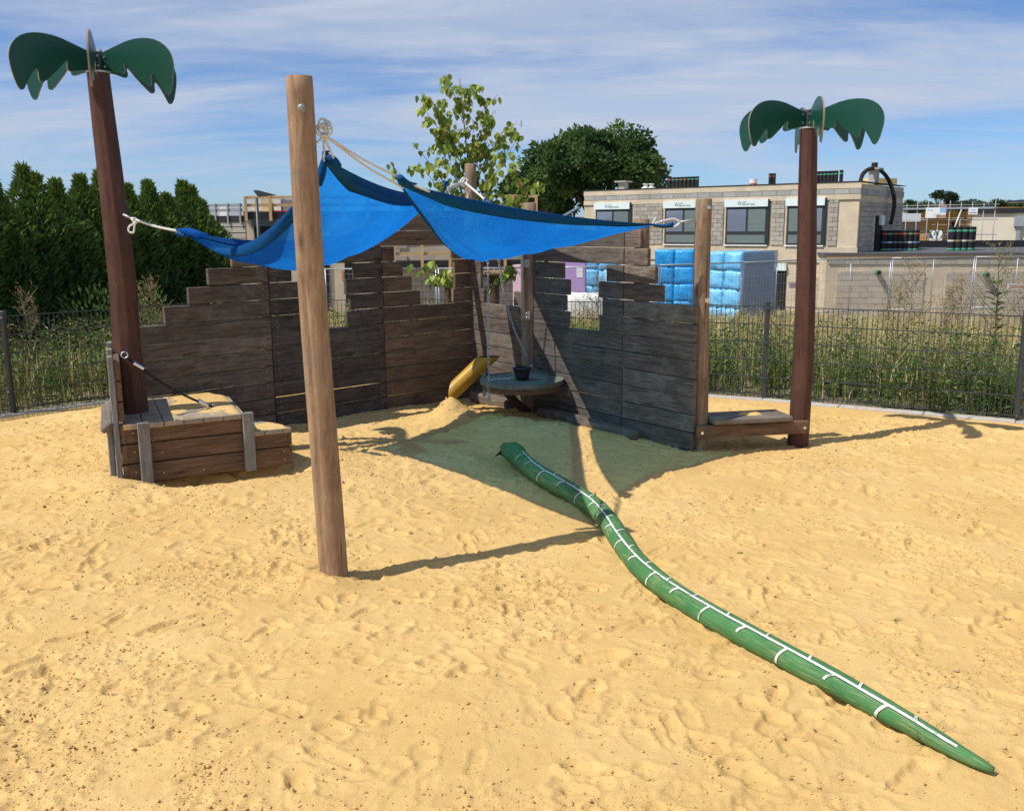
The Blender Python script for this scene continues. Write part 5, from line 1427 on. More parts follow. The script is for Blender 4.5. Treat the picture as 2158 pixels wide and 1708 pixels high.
a_, b_ = PY(1196, 600, 27.0), PY(1278, 600, 26.8); t = thing('white_bag', 'big white building bag behind the meadow grass', 'bag', (a_.x + .5, a_.y, -1.3))
put('bag', puffy((b_.x - a_.x, 1.0, 1.5), 77), m_white, t, ((a_.x + b_.x) / 2, 27.4, -0.80))

# ---------------------------------------------------------------- mobile site fence
HER = [(-12.5, 28.6), (-9.1, 28.2), (-5.6, 27.9), (-2.2, 27.75), (1.2, 27.9), (4.6, 28.95), (7.6, 30.6), (10.4, 32.55), (13.7, 33.6), (17.0, 34.2), (20.4, 34.7), (23.7, 35.2)]
HL = ['left of the leaning palm', 'behind the hedge end', 'behind the round post', 'behind the left ragged window', 'behind the corner post', 'before the pale blue stack', 'before the deep blue stack', 'before the dark doorway',
      'behind the right palm trunk', 'before the left green pipe', 'before the right green pipe']
for i, (a_, b_) in enumerate(zip(HER[:-1], HER[1:])):
    Fh = Facade(a_, b_); zg0 = float(site_z(np.array([a_[0]]), np.array([a_[1]]))[0]); zt_, zb_ = 0.70, -1.25
    t = thing('site_fence', 'galvanised mobile mesh fence ' + HL[i], 'fence', tuple(Fh.pt(Fh.len / 2, -1.3)), 'mobile fences of the building site')
    for q in (0.04, Fh.len - 0.04):
        v, f = tube([Fh.pt(q, -1.6), Fh.pt(q, zt_ + 0.02)], 0.021, 8); obj('upright_tube', v, f, m_galv, t, True)
    v, f = tube([Fh.pt(0, zt_), Fh.pt(Fh.len, zt_)], 0.021, 8); obj('top_tube', v, f, m_galv, t, True)
    v, f = tube([Fh.pt(0, zb_ + .1), Fh.pt(Fh.len, zb_ + .1)], 0.021, 8); obj('bottom_tube', v, f, m_galv, t, True)
    v, f = tube([Fh.pt(Fh.len / 2, zb_), Fh.pt(Fh.len / 2, zt_)], 0.016, 8); obj('middle_tube', v, f, m_galv, t, True)
    parts = []
    for q in np.arange(0.15, Fh.len - .05, 0.15): parts.append(Fh.vol(q - .0025, q + .0025, zb_, zt_, -.0025, .0025))
    for z in np.arange(zb_ + 0.3, zt_ - .1, 0.30): parts.append(Fh.vol(0, Fh.len, z - .003, z + .003, -.003, .003))
    v, f = join(parts); o = obj('mesh_wires', v, f, m_galv, t); o['kind'] = 'stuff'
    if i in (7, 10):
        Fq, zc2 = Fh.at(1661 if i == 7 else 2122, 601 if i == 7 else 604, 0.03)[0], 0
        zc2 = Fh.at(1665 if i == 7 else 2130, 601 if i == 7 else 604, 0.03)[1]
        sg = thing('fence_sign', 'white strip sign with red letters on the fence ' + ('beside the dark doorway' if i == 7 else 'below the right green pipe'), 'sign', tuple(Fh.pt(Fq + .5, zc2)))
        Fh.add('panel', sg, m_white, Fq, Fq + 1.0, zc2 - 0.11, zc2 + 0.11, 0.028, 0.034)
        lettering(Fh, sg, 'DENWATE', 0.17, Fq + 0.06, zc2 - 0.055, 0.038, m_redprint, 0.25, 1.05)

# ---------------------------------------------------------------- block house with timber guard rails (behind the left wing)
FW = Facade(PY(517, 455, 33)[:2], (1.2, 33.6)); zp1, zp0 = FW.at(560, 446)[1], FW.at(560, 462)[1]
bh_ = thing('block_house', 'unfinished block house with black parapet and timber guard rails', 'building', tuple(FW.pt(5, -2)))
V = []
for z in (-2, zp1 - .02):
    for q, bk_ in ((0, 0), (FW.len, 0), (FW.len, 8), (0, 8)): V.append(FW.pt(q, z, -0.05 - bk_))
obj('core_wall', V, [(0, 1, 5, 4), (1, 2, 6, 5), (2, 3, 7, 6), (3, 0, 4, 7), (4, 5, 6, 7)], m_mortar, bh_)
FW.add('parapet', bh_, m_tar, -0.05, FW.len + .05, zp0, zp1, -0.3, 0.06)
block_field(FW, bh_, m_annex_block, 0.3, 0.95, -0.5, zp0 - 0.2, 0.4, 0.2, off=-0.035)
block_field(FW, bh_, m_annex_block, 4.6, FW.len - 0.2, -1.5, zp0 - 0.05, 0.5, 0.22, holes=[(5.8, 8.6, 0.2, 1.3)], off=-0.035)
q0, z1 = FW.at(534, 468); q1, _ = FW.at(580, 468)
FW.add('window', bh_, m_interior, q0, q1, z1 - 1.6, z1 - .15, -.05, .01); FW.add('shutter_box', bh_, m_dark_frame, q0 - .05, q1 + .03, z1 - .15, z1 + .1, -.05, .12)
zl1 = FW.at(900, 548)[1]; zl0 = FW.at(900, 562)[1]
FW.add('canopy_slab', bh_, m_tar, 5.0, FW.len - 0.4, zl0, zl1, -.05, 0.9)
q0, z1 = FW.at(672, 555); FW.add('window', bh_, m_interior, q0, q0 + .35, -1.2, z1, -.05, .01)
q0, z1 = FW.at(735, 560); FW.add('window', bh_, m_interior, q0 - .15, q0 + .1, -1.2, z1 + .2, -.05, .01)
FW.add('graffiti', bh_, M('red_chalk', (0.55, 0.2, 0.12), .9, .1, 5), FW.at(720, 580)[0], FW.at(720, 580)[0] + .08, FW.at(720, 590)[1], FW.at(720, 570)[1], -.05, .004)
def rails(parent, Fc, q0, q1, za, zb2, n, m, off=0.08, w_=0.05, r2=(0.93, 0.42)):
    for q in np.linspace(q0, q1, n): Fc.add('rail_post', parent, m, q - w_, q + w_, za - 0.32, zb2, off, off + 0.05)
    for k in r2: Fc.add('guard_rail', parent, m, q0 - .05, q1 + .05, za + (zb2 - za) * k - .05, za + (zb2 - za) * k + .05, off - .045, off - .002)
zr = FW.at(560, 414)[1]
rails(bh_, FW, 0.05, FW.len - .3, zp1, zr, 13, m_pine)
zq = FW.at(880, 505)[1]
rails(bh_, FW, 5.2, FW.len - .5, zl0 + .15, zq, 6, m_pine, 0.92)
for i, (x0, x1, m, l) in enumerate(((524, 552, m_white, 'white wrapped pack on the block house roof'), (551, 572, M('straw_foam', (0.72, 0.6, 0.33), .8, .08, 3), 'straw coloured foam pack on the block house roof'), (577, 592, m_white, 'white printed pack on the block house roof'), (596, 622, M('grey_pack', (0.26, 0.22, 0.22), .7, .1, 3), 'grey pack with red edge on the block house roof'))):
    a, _ = FW.at(x0, 440, -0.7); b, _ = FW.at(x1, 440, -0.7)
    t = thing('roof_pack', l, 'pack', tuple(FW.pt((a + b) / 2, zp1, -.9))); FW.add('pack', t, m, a, b, zp1 - .03, zp1 + 0.48 - .05 * (i % 2), -1.6, -.7)
    FW.add('edge_strip', t, m_redprint if i > 1 else m_pine, a, b, zp1 + .0, zp1 + .05, -.7, -.69)
FG = Facade(PY(400, 460, 34.6)[:2], PY(517, 460, 33.4)[:2]); zg1, zg0 = FG.at(470, 455)[1], FG.at(470, 467)[1]
gh = thing('grey_house', 'grey block house with black parapet and metal guard rails', 'building', tuple(FG.pt(1, -2)))
V = []
for z in (-2, zg1 - .02):
    for q, bk_ in ((0, 0), (FG.len - .02, 0), (FG.len - .02, 8), (0, 8)): V.append(FG.pt(q, z, -0.05 - bk_))
obj('core_wall', V, [(0, 1, 5, 4), (1, 2, 6, 5), (2, 3, 7, 6), (3, 0, 4, 7), (4, 5, 6, 7)], M('dark_mortar', (0.17, 0.16, 0.15), .9, .15, 2), gh)
FG.add('parapet', gh, m_tar, -.05, FG.len - .06, zg0, zg1, -.3, .05)
for r_ in range(7): FG.add('block_course', gh, m_block, 0, FG.len - .03, zg0 - .2 * (r_ + 1) + .02, zg0 - .2 * r_ - .01, -.05, .012)
rails(gh, FG, 0.2, FG.len - .15, zg1, FG.at(470, 429)[1], 5, m_steel_dull, .06, .03, (.85, .45))
t = thing('roof_pack', 'long grey wrapped pack on the grey house roof', 'pack', tuple(FG.pt(1, zg1, -.8))); FG.add('pack', t, M('silver_wrap', (0.42, 0.45, 0.5), .4, .15, 5), 0.3, FG.len - .35, zg1 - .03, zg1 + .38, -1.6, -.6); FG.add('label_sheet', t, m_white, .9, 1.3, zg1, zg1 + .36, -.6, -.59)

# lamp, solar panel, timber posts
lp = PY(545, 500, 24.0); lpz = PY(545, 404, 24.0).z
t = thing('street_lamp', 'dark street lamp with flat angled head near the hedge end', 'lamp', (lp.x, lp.y, -1.1))
v, f = tube([(lp.x, lp.y, -1.3), (lp.x, lp.y, lpz - .15)], [.055, .04], 10); obj('pole', v, f, m_fence, t, True)
V = [Vector((lp.x - .06, lp.y, lpz + .03)), Vector((lp.x + .06, lp.y, lpz - .13)), Vector((lp.x + .52, lp.y, lpz - .09)), Vector((lp.x + .05, lp.y, lpz + .035))]
V = [p + Vector((0, q, 0)) for q in (-.07, .07) for p in V]; obj('head', V, [(0, 1, 2, 3), (7, 6, 5, 4), (0, 4, 5, 1), (1, 5, 6, 2), (2, 6, 7, 3), (3, 7, 4, 0)], m_fence, t)
p = PY(1196, 452, 36); t = thing('solar_panel', 'tilted solar panel on a thin stand before the oak tree', 'solar panel', (p.x, p.y, -1.8))
v, f = tube([(p.x + .1, p.y, -1.9), (p.x + .1, p.y, p.z + .05)], .03, 8); obj('stand', v, f, m_galv, t, True)
put('panel', cbox('panel', (0.75, 0.6, 0.05), .006), M('solar_glass', (0.05, 0.06, 0.08), .15, .1, 5), t, p + Vector((.1, 0, .08)), (0, -0.5, 0.2))
for x, yt, Yd, w_, l in ((946, 590, 14.2, .075, 'round timber post with a beam cap seen in the left wing window'), (1039, 582, 14.0, .10, 'thick timber post with a log on top seen beside the hanging chain')):
    p = PY(x, yt, Yd); t = thing('timber_post', l, 'post', (p.x, p.y, -.2)); log('post', (p.x, p.y, -.5), (p.x, p.y, p.z), w_ * .85, w_ * .8, m_log_dark, t, seed=int(x))
    log('beam', (p.x - .22, p.y - .03, p.z + .02), (p.x + .30 * (1 if x > 1000 else .9), p.y - .1, p.z + .06), .05, .055, m_log, t, seed=int(x) + 1, n=14, k=6)

# ---------------------------------------------------------------- far right: scaffolded house, cream house, hill
FC = Facade(PY(2037, 500, 60)[:2], PY(2300, 500, 56.5)[:2])
ch_ = thing('cream_house', 'cream rendered flat house with black roof edge', 'building', tuple(FC.pt(3, -1)))
zc1 = FC.at(2045, 450)[1]
FC.add('wall', ch_, m_cream, 0, FC.len, -2.5, zc1, -3, 0); FC.add('roof_edge', ch_, m_tar, -.15, FC.len, zc1, zc1 + .32, -3.1, .15)
q, z = FC.at(2147, 470); FC.add('downpipe', ch_, m_galv, q - .12, q + .12, -2, z - .2, 0, .25); FC.add('rainwater_head', ch_, m_galv, q - .28, q + .28, z - .2, z + .35, 0, .4)
v, f = box(FC.pt(4.5, zc1 + .75, -3), (5, 2.5, .12), FC.az); tag(obj('roof_panel', v, f, M('dark_solar', (.04, .05, .08), .2, .1, 3)), 'dark solar panels tilted on the cream house roof', 'solar panel')
FO = Facade(PY(1900, 480, 56)[:2], PY(2036, 480, 54)[:2])
sh_ = thing('scaffold_house', 'house shell of orange timber boards wrapped in scaffolding', 'building', tuple(FO.pt(2, -1)))
za_, zb3 = FO.at(1990, 445)[1], -2
qa = FO.at(1938, 480)[0]
m_form = M('orange_formwork', (0.50, 0.27, 0.07), .7, .2, 3, tone=.15)
nr = 12
for i in range(nr): FO.add('timber_board', sh_, m_form, qa, FO.len - .05, zb3 + (za_ - zb3) * i / nr + .02, zb3 + (za_ - zb3) * (i + 1) / nr - .02, -2, random.uniform(-.05, .05))
FO.add('opening', sh_, m_interior, FO.at(2005, 470)[0], FO.at(2015, 470)[0], FO.at(2005, 482)[1], FO.at(2005, 468)[1], -.5, .06)
zsc = FO.at(1980, 427, .8)[1]
for q in np.linspace(-.8, FO.len + 1.5, 11):
    v, f = tube([FO.pt(q, -2, .8), FO.pt(q, zsc + random.uniform(-.12, .2), .8)], .024, 6); obj('scaffold_pole', v, f, m_steel_dull, sh_, True)
for z in np.linspace(-1.2, zsc - .15, 6):
    v, f = tube([FO.pt(-.9, z, .8), FO.pt(FO.len + 1.7, z, .8)], .022, 6); obj('scaffold_ledger', v, f, m_steel_dull, sh_, True)
for z in (0.2, za_ + .1): FO.add('scaffold_deck', sh_, m_galv, -.8, FO.len + 1.5, z, z + .1, .1, .9)
v, f = tube([FO.pt(FO.at(2000, 480)[0], .2, .85), FO.pt(FO.at(2030, 460)[0], za_ + .1, .85)], .05, 6); obj('scaffold_brace', v, f, m_galv, sh_, True)
def board(x0, x1, y0, y1, off, m, name, label, extra):
    q0, z1 = FO.at(x0, y0, off); q1, z0 = FO.at(x1, y1, off); t = thing(name, label, 'sign', tuple(FO.pt((q0 + q1) / 2, z0, off))); FO.add('panel', t, m, q0, q1, z0, z1, off, off + .05)
    for (u0, u1, w0, w1, mm) in extra: FO.add('print_field', t, mm, q0 + (q1 - q0) * u0, q0 + (q1 - q0) * u1, z0 + (z1 - z0) * w0, z0 + (z1 - z0) * w1, off + .05, off + .056)
m_sky_p = M('sky_print', (.25, .45, .7), .6, .05, 3); m_brown_p = M('brown_print', (.42, .25, .13), .6, .1, 3); m_lt_p = M('light_print', (.6, .66, .7), .6, .08, 3)
board(1951, 1992, 437.6, 459, .95, m_white, 'site_billboard', 'big printed site billboard hung on the scaffolding', [(.7, 1, .5, 1, m_sky_p), (.55, 1, .02, .3, m_brown_p), (.08, .35, .7, .8, m_sky_p), (.35, .7, .1, .45, m_lt_p)])
board(1960, 1984, 485, 508, .95, m_white, 'site_sign', 'white site sign low on the scaffolding behind a double lamp', [(.1, .45, .12, .2, m_print), (.55, .9, .12, .2, m_print), (.3, .42, .5, .8, m_gpipe), (.58, .7, .5, .8, m_gpipe)])
board(2041, 2059, 438, 452, 1.0, m_white, 'site_sign', 'small white sign above the black roof edge', [(.1, .9, .2, .35, m_print), (.2, .8, .6, .75, m_sky_p)])
p = PY(1972, 512, 50); t = thing('double_lamp', 'dark double armed lamp before the white site sign', 'lamp', (p.x, p.y, -2)); pz = PY(1972, 488, 50).z
v, f = tube([(p.x, p.y, -2), (p.x, p.y, pz)], .05, 8); obj('pole', v, f, m_fence, t, True)
for s_ in (-1, 1):
    pts = [Vector((p.x, p.y, pz - .15)), Vector((p.x + s_ * .1, p.y, pz + .05)), Vector((p.x + s_ * .25, p.y, pz + .08)), Vector((p.x + s_ * .36, p.y, pz - .1))]
    v, f = tube(curve_pts(pts, 12), .03, 6); obj('arm', v, f, m_fence, t, True); v, f = tube([pts[-1], pts[-1] + Vector((0, 0, -.25))], [.05, .19], 10); obj('shade', v, f, m_fence, t, False)
FT = Facade(PY(1895, 470, 80)[:2], PY(1948, 470, 79)[:2]); t = thing('pavilion', 'long pavilion with pale metal roof beyond the annex', 'building', tuple(FT.pt(1, -1)))
FT.add('wall', t, M('brown_cladding', (.30, .21, .17), .8, .15, 3), 0, FT.len, -2, FT.at(1920, 467)[1], -5, 0); FT.add('roof', t, M('pale_metal', (.5, .53, .56), .4, .08, 2), -.3, FT.len, FT.at(1920, 467)[1], FT.at(1920, 450)[1], -5.3, .4)
FT.add('glazing', t, m_glass, .2, FT.len - .3, -1.5, FT.at(1920, 482)[1], 0, .03)
# houses on the far hill
m_roof_far = M('grey_tiles', (.12, .12, .14), .7, .2, 2); m_roof_red = M('red_tiles', (.30, .12, .09), .8, .2, 2); m_wall_far = M('far_render', (.5, .45, .4), .9, .1, 1)
for i, (x, y, Yd, w_, rf, l) in enumerate(((1925, 443, 330, 10, m_roof_far, 'grey roofed hillside house behind the scaffolding end'), (1990, 438, 350, 9, m_roof_red, 'red roofed hillside house below the lone round tree'), (2078, 440, 340, 8, m_wall_far, 'pale roofed hillside house over the white sign'),
                                         (2125, 438, 340, 6.5, m_roof_red, 'red gabled hillside house beside the yellow formwork'), (2148, 440, 350, 9, m_roof_far, 'grey roofed hillside house at the end of the ridge'))):
    p = PY(x, y, Yd); zg_ = float(site_z(np.array([p.x]), np.array([p.y]))[0]); t = thing('hill_house', l, 'house', (p.x, p.y, zg_), 'houses on the far hill')
    v, f = box((p.x, p.y, (zg_ + p.z) / 2 - .5), (w_, 8, p.z - zg_ + 1)); obj('wall', v, f, m_wall_far, t)
    zb4 = p.z; V = [(p.x - w_ / 2 - .4, p.y - 4.5, zb4), (p.x + w_ / 2 + .4, p.y - 4.5, zb4), (p.x + w_ / 2 + .4, p.y + 4.5, zb4), (p.x - w_ / 2 - .4, p.y + 4.5, zb4), (p.x - w_ / 2 + 1.5, p.y, zb4 + 1.6), (p.x + w_ / 2 - 1.5, p.y, zb4 + 1.6)]
    obj('roof', V, [(0, 1, 5, 4), (2, 3, 4, 5), (1, 2, 5), (3, 0, 4), (3, 2, 1, 0)], rf, t)
p = PY(2122, 447, 75); v, f = box((p.x, p.y, p.z), (2.6, 1, .75), .1); tag(obj('formwork_crate', v, f, M('yellow_panels', (.62, .38, .10), .7, .1, 3)), 'yellow formwork panels stacked above the cream house roof', 'panels')
# ================================================================== plants
m_leaf = vcol('leaf', 0.55, 0.35); m_needle = vcol('thuja_spray', 0.7, 0.22); m_dry = vcol('dry_stalk', 0.85, 0.3, spec=0.1)
m_bark = M('brown_bark', (0.11, 0.085, 0.065), .9, .3, 10, .5, 40)
def unit(v): return v / (np.linalg.norm(v, axis=-1, keepdims=True) + 1e-9)
def leaves(P_, D_, Nn, Ln, Wd, col, fold=0.25):
    """folded diamond leaves; arrays of n; two triangles each"""
    n = len(P_); D_ = unit(D_); S_ = unit(np.cross(D_, Nn)); Nn = unit(np.cross(S_, D_))
    Ln, Wd = np.broadcast_to(np.asarray(Ln, float).reshape(-1, 1), (n, 1)), np.broadcast_to(np.asarray(Wd, float).reshape(-1, 1), (n, 1))
    mid = P_ + D_ * Ln * 0.45
    V = np.stack([P_, mid + S_ * Wd * .5 + Nn * Wd * fold, P_ + D_ * Ln - Nn * Ln * .06, mid - S_ * Wd * .5 + Nn * Wd * fold], 1)
    b = np.arange(n)[:, None] * 4
    F = np.concatenate([b + [0, 1, 2], b + [0, 2, 3]], 0)
    Cc = np.repeat(np.concatenate([np.clip(col, 0, 1), np.ones((n, 1))], 1), 4, 0)
    return V.reshape(-1, 3), F, Cc
def blades(P_, D_, H_, Wd, lean, col):
    """grass blades: base quad + tip triangle, bending over"""
    n = len(P_); S_ = unit(np.stack([-D_[:, 1], D_[:, 0], np.zeros(n)], 1)); H_, Wd, lean = (np.asarray(a, float).reshape(-1, 1) for a in (H_, Wd, lean))
    z = np.array([0, 0, 1.0])
    p1 = P_ + z * H_ * .55 + D_ * lean * H_ * .22; p2 = P_ + z * H_ * (1 - .25 * lean) + D_ * lean * H_ * .75
    V = np.stack([P_ - S_ * Wd * .5, P_ + S_ * Wd * .5, p1 + S_ * Wd * .42, p1 - S_ * Wd * .42, p2], 1)
    b = np.arange(n)[:, None] * 5
    F = np.concatenate([b + [0, 1, 2], b + [0, 2, 3], b + [3, 2, 4]], 0)
    Cc = np.repeat(np.concatenate([np.clip(col, 0, 1), np.ones((n, 1))], 1), 5, 0)
    return V.reshape(-1, 3), F, Cc
def stack(parts):
    V, F, Cc, n = [], [], [], 0
    for v, f, c in parts: V.append(v); F.append(f + n); Cc.append(c); n += len(v)
    return np.concatenate(V), np.concatenate(F), np.concatenate(Cc)
def jitc(base, n, a=0.25):
    b = np.array(base)[None] * (1 + (RNG.random((n, 1)) - .5) * 2 * a); return b * (1 + (RNG.random((n, 3)) - .5) * a * .6)
def mixc(cols, w, n, a=0.25):
    k = RNG.choice(len(cols), n, p=np.array(w) / sum(w)); return np.array(cols)[k] * (1 + (RNG.random((n, 1)) - .5) * 2 * a)
def rdir(n): return unit(RNG.normal(size=(n, 3)))
def green(o, v, c): pass
def vput(name, parts, m, parent=None):
    V, F, Cc = stack(parts); c = (V.max(0) + V.min(0)) / 2; c[2] = V[:, 2].min()
    return put(name, npmesh(name, V - c, F, Cc), m, parent, c)

# ---------------------------------------------------------------- meadow behind the fence
def scatter(n, dmin, dmax, pw=1.0, xlim=(-14, 22)):
    """random points behind the fence line, denser close to it"""
    k = int(n * 5); Y = RNG.uniform(7.5, 33, k); X = RNG.uniform(xlim[0], xlim[1], k); r = -inside(X, Y)
    ok = (r > dmin) & (r < dmax) & (np.abs(X) < Y * 0.68 + 0.5)
    w = np.clip(1 - (r - dmin) / (dmax - dmin), 0, 1) ** pw
    ok &= RNG.random(k) < w
    X, Y = X[ok][:n], Y[ok][:n]; Z = np.where(-inside(X, Y) < 1.2, -0.02, site_z(X, Y)); return X, Y, Z
parts = []
DRYC = [(0.56, 0.45, 0.21), (0.66, 0.55, 0.29), (0.44, 0.34, 0.16), (0.60, 0.46, 0.26)]; GRNC = [(0.17, 0.24, 0.05), (0.24, 0.31, 0.07), (0.12, 0.19, 0.04)]
for n, d0, d1, pw, h0, h1 in ((10000, .03, 2.2, .4, .15, .70), (15000, .3, 7, .9, .3, .85), (26000, 4, 24, .5, .2, .5)):
    X, Y, Z = scatter(n, d0, d1, pw); k = len(X); a = RNG.uniform(0, 2 * math.pi, k)
    patch = fbm(X * .5, Y * .5, 3, 200)
    H_ = RNG.uniform(h0, h1, k) * (1 + .5 * patch)
    rr = -inside(X, Y); dry = RNG.random(k) < np.clip(.22 + .9 * patch + .05 * rr, .08, .85)
    col = np.where(dry[:, None], mixc(DRYC, (3, 3, 2, 2), k), mixc(GRNC, (3, 2, 2), k))
    parts.append(blades(np.stack([X, Y, Z], 1), np.stack([np.cos(a), np.sin(a), 0 * a], 1), H_, RNG.uniform(.006, .014, k) * (1 + rr * .05), RNG.uniform(.1, .9, k), col))
tag(vput('meadow_grass', parts, m_dry), 'tall half dried grass of the meadow behind the fence', kind='stuff')
def weed_plants(X, Y, Z, H_, nl, Lr, cols, w, spread=.5, tip=None, a_=.25):
    n = len(X); out = []
    b = np.stack([X, Y, Z], 1); ax = unit(np.stack([RNG.normal(0, .16, n), RNG.normal(0, .16, n), np.ones(n)], 1))
    pc = mixc(cols, w, n, a_)
    side = unit(np.cross(ax, rdir(n)))
    # stems: thin blades
    out.append(blades(b, unit(ax * [1, 1, 0] + side * .3), H_, np.full(n, .009), np.full(n, .15), pc * .8))
    t = RNG.random((n, nl)) ** .8; ang = RNG.uniform(0, 2 * math.pi, (n, nl))
    P_ = b[:, None] + ax[:, None] * (t * H_[:, None])[..., None]
    D_ = np.stack([np.cos(ang), np.sin(ang), RNG.uniform(-.2, .9, (n, nl))], -1)
    off = (RNG.random((n, nl)) * spread * (1 - .6 * t) * H_[:, None] * .5)[..., None]
    P_ = P_ + unit(D_) * off
    L_ = RNG.uniform(Lr[0], Lr[1], (n, nl)) * (1 - .45 * t)
    cc = pc[:, None] * (1 + (RNG.random((n, nl, 1)) - .5) * .5)
    if tip is not None: cc = np.where((t > .72)[..., None], np.array(tip) * (1 + (RNG.random((n, nl, 1)) - .5) * .5), cc)
    out.append(leaves(P_.reshape(-1, 3), D_.reshape(-1, 3), rdir(n * nl) * .4 + [0, 0, 1], L_.ravel(), L_.ravel() * RNG.uniform(.25, .5, n * nl), cc.reshape(-1, 3)))
    return out
parts = []
X, Y, Z = scatter(5600, .06, 3.0, .5); parts += weed_plants(X, Y, Z, RNG.uniform(.30, .95, len(X)), 28, (.065, .145), [(.075, .15, .03), (.12, .20, .045), (.055, .115, .028), (.24, .25, .08)], (3, 3, 3, 2))
X, Y, Z = scatter(1800, 1.5, 7, .8); parts += weed_plants(X, Y, Z, RNG.uniform(.4, .95, len(X)), 22, (.06, .13), [(.12, .19, .045), (.19, .24, .075), (.30, .28, .11)], (3, 2, 2), tip=(.46, .37, .19))
tag(vput('leafy_weeds', parts, m_leaf), 'green leafy weeds crowding behind the wire fence', kind='stuff')
parts = []
X, Y, Z = scatter(2300, .4, 8, .7); parts += weed_plants(X, Y, Z, RNG.uniform(.5, 1.1, len(X)), 34, (.025, .06), [(.42, .35, .17), (.36, .25, .15), (.52, .43, .24), (.18, .22, .07)], (3, 2, 3, 3), spread=.75)
X, Y, Z = scatter(1000, 8, 24, .3); parts += weed_plants(X, Y, Z, RNG.uniform(.25, .6, len(X)), 30, (.05, .11), [(.50, .40, .20), (.45, .31, .2), (.60, .49, .28), (.2, .23, .08)], (3, 2, 3, 2), spread=.75)
tag(vput('dry_weeds', parts, m_dry), 'brown seeding weeds standing in the meadow', kind='stuff')

def tall_weed(p, h, seed, label, leafy, spread=.42):
    rnd = random.Random(seed); t = thing('tall_weed', label, 'weed', tuple(p), 'tall weeds rising above the fence'); st, tips = [], []
    p = Vector(p); topp = p + Vector((rnd.uniform(-.1, .1), 0, h))
    st.append(tube([p, p.lerp(topp, .5) + Vector((.02, 0, 0)), topp], [.011, .008, .003], 5)); tips.append(topp)
    for i in range(16):
        q = .35 + .6 * i / 16; b = p.lerp(topp, q); a = rnd.uniform(0, 6.28); l = spread * h * (1.15 - q) * rnd.uniform(.7, 1.2)
        e = b + Vector((math.cos(a) * l * .7, math.sin(a) * l * .5, l * .8)); st.append(tube([b, b.lerp(e, .5) + Vector((0, 0, -.03)), e], [.005, .004, .002], 4))
        for j in range(5):
            s = .3 + .7 * j / 5; bb = b.lerp(e, s); e2 = bb + Vector((rnd.uniform(-.12, .12), rnd.uniform(-.1, .1), rnd.uniform(.0, .16))); st.append(tube([bb, e2], [.0025, .0015], 3)); tips += [e2, bb.lerp(e2, .5)]
    v, f = join(st); obj('stalk', v, f, M('straw_stalk', (.34, .28, .13), .85, .2, 9) if not leafy else M('green_stalk', (.15, .18, .06), .8, .2, 9), t)
    T = np.array([tuple(x) for x in tips]); n = len(T) * 2; T = np.repeat(T, 2, 0)
    vput('seed_heads', [leaves(T + RNG.normal(0, .012, (n, 3)), rdir(n), rdir(n), RNG.uniform(.018, .035, n), .014, mixc([(.40, .29, .17), (.30, .2, .12), (.5, .4, .22)], (2, 1, 1), n))], m_dry, t)['kind'] = 'stuff'
    if leafy:
        n = 40; q = RNG.uniform(.1, .75, n)[:, None]; a = RNG.uniform(0, 6.28, n); B_ = np.array(p)[None] * (1 - q) + np.array(topp)[None] * q
        vput('leaf_mass', [leaves(B_, np.stack([np.cos(a), np.sin(a), np.full(n, .4)], 1), rdir(n) * .4 + [0, 0, 1], RNG.uniform(.08, .2, n), .045, mixc([(.06, .11, .03), (.10, .15, .04)], (1, 1), n))], m_leaf, t)['kind'] = 'stuff'
TW = [((1925, 12.2), 1.55, 0, 'dry branching weed before the left green pipe'), ((2020, 12.6), 1.30, 0, 'dry bushy weed between the two green pipes'), ((2105, 11.0), 1.75, 1, 'tall leafy thistle rising before the right green pipe'), ((2150, 11.6), 1.5, 0, 'dry weed with loose seed heads by the last fence post'),
      ((1880, 11.6), 1.25, 0, 'dry weed at the foot of the annex wall'), ((1985, 11.4), 1.2, 0, 'brown dock weed halfway along the right panel'), ((1255, 13.2), 1.28, 0, 'dark branching weed before the white bag'), ((60, 12.2), 1.2, 0, 'pale seeding weed beside the hedge foot'), ((330, 13.2), 1.3, 0, 'pale seeding weed right of the leaning palm')]
for i, ((x, Yd), h, lf, l) in enumerate(TW):
    X0 = (x - 1078.5) / FPX * Yd * 1.0; zg_ = float(site_z(np.array([X0]), np.array([Yd]))[0]); tall_weed((X0, Yd, zg_), h - zg_ * .6, 100 + i, l, lf)
# leafy shrub at the foot of the hedge
def shrub(c, R, H_, n, cols, w, label, L0=.06):
    t = thing('shrub', label, 'shrub', tuple(c)); c = np.array(c); st = []
    for i in range(9):
        a = RNG.uniform(0, 6.28); e = c + [math.cos(a) * R * .6, math.sin(a) * R * .6, H_ * RNG.uniform(.7, 1)]; st.append(tube([tuple(c), tuple((c + e) / 2 + [0, 0, .1]), tuple(e)], [.012, .008, .003], 5))
    v, f = join(st); obj('stems', v, f, m_bark, t)
    d = rdir(n); P_ = c + np.stack([d[:, 0] * R, d[:, 1] * R, (d[:, 2] * .5 + .5) * H_], 1) * (RNG.random((n, 1)) ** .4)
    o = vput('foliage', [leaves(P_, d + [0, 0, .3], rdir(n) + [0, 0, 1], RNG.uniform(L0 * .7, L0 * 1.3, n), L0 * .5, mixc(cols, w, n))], m_leaf, t); o['kind'] = 'stuff'
p = PY(215, 640, 13.4); shrub((p.x, p.y, -.3), .75, 1.45, 1500, [(.10, .17, .035), (.15, .22, .05), (.07, .12, .03)], (2, 2, 1), 'bright leafy shrub behind the leaning palm trunk', .09)
p = PY(300, 640, 14.0); shrub((p.x, p.y, -.3), .5, 1.4, 700, [(.10, .17, .035), (.15, .22, .05)], (1, 1), 'smaller leafy shrub right of the leaning palm trunk', .09)

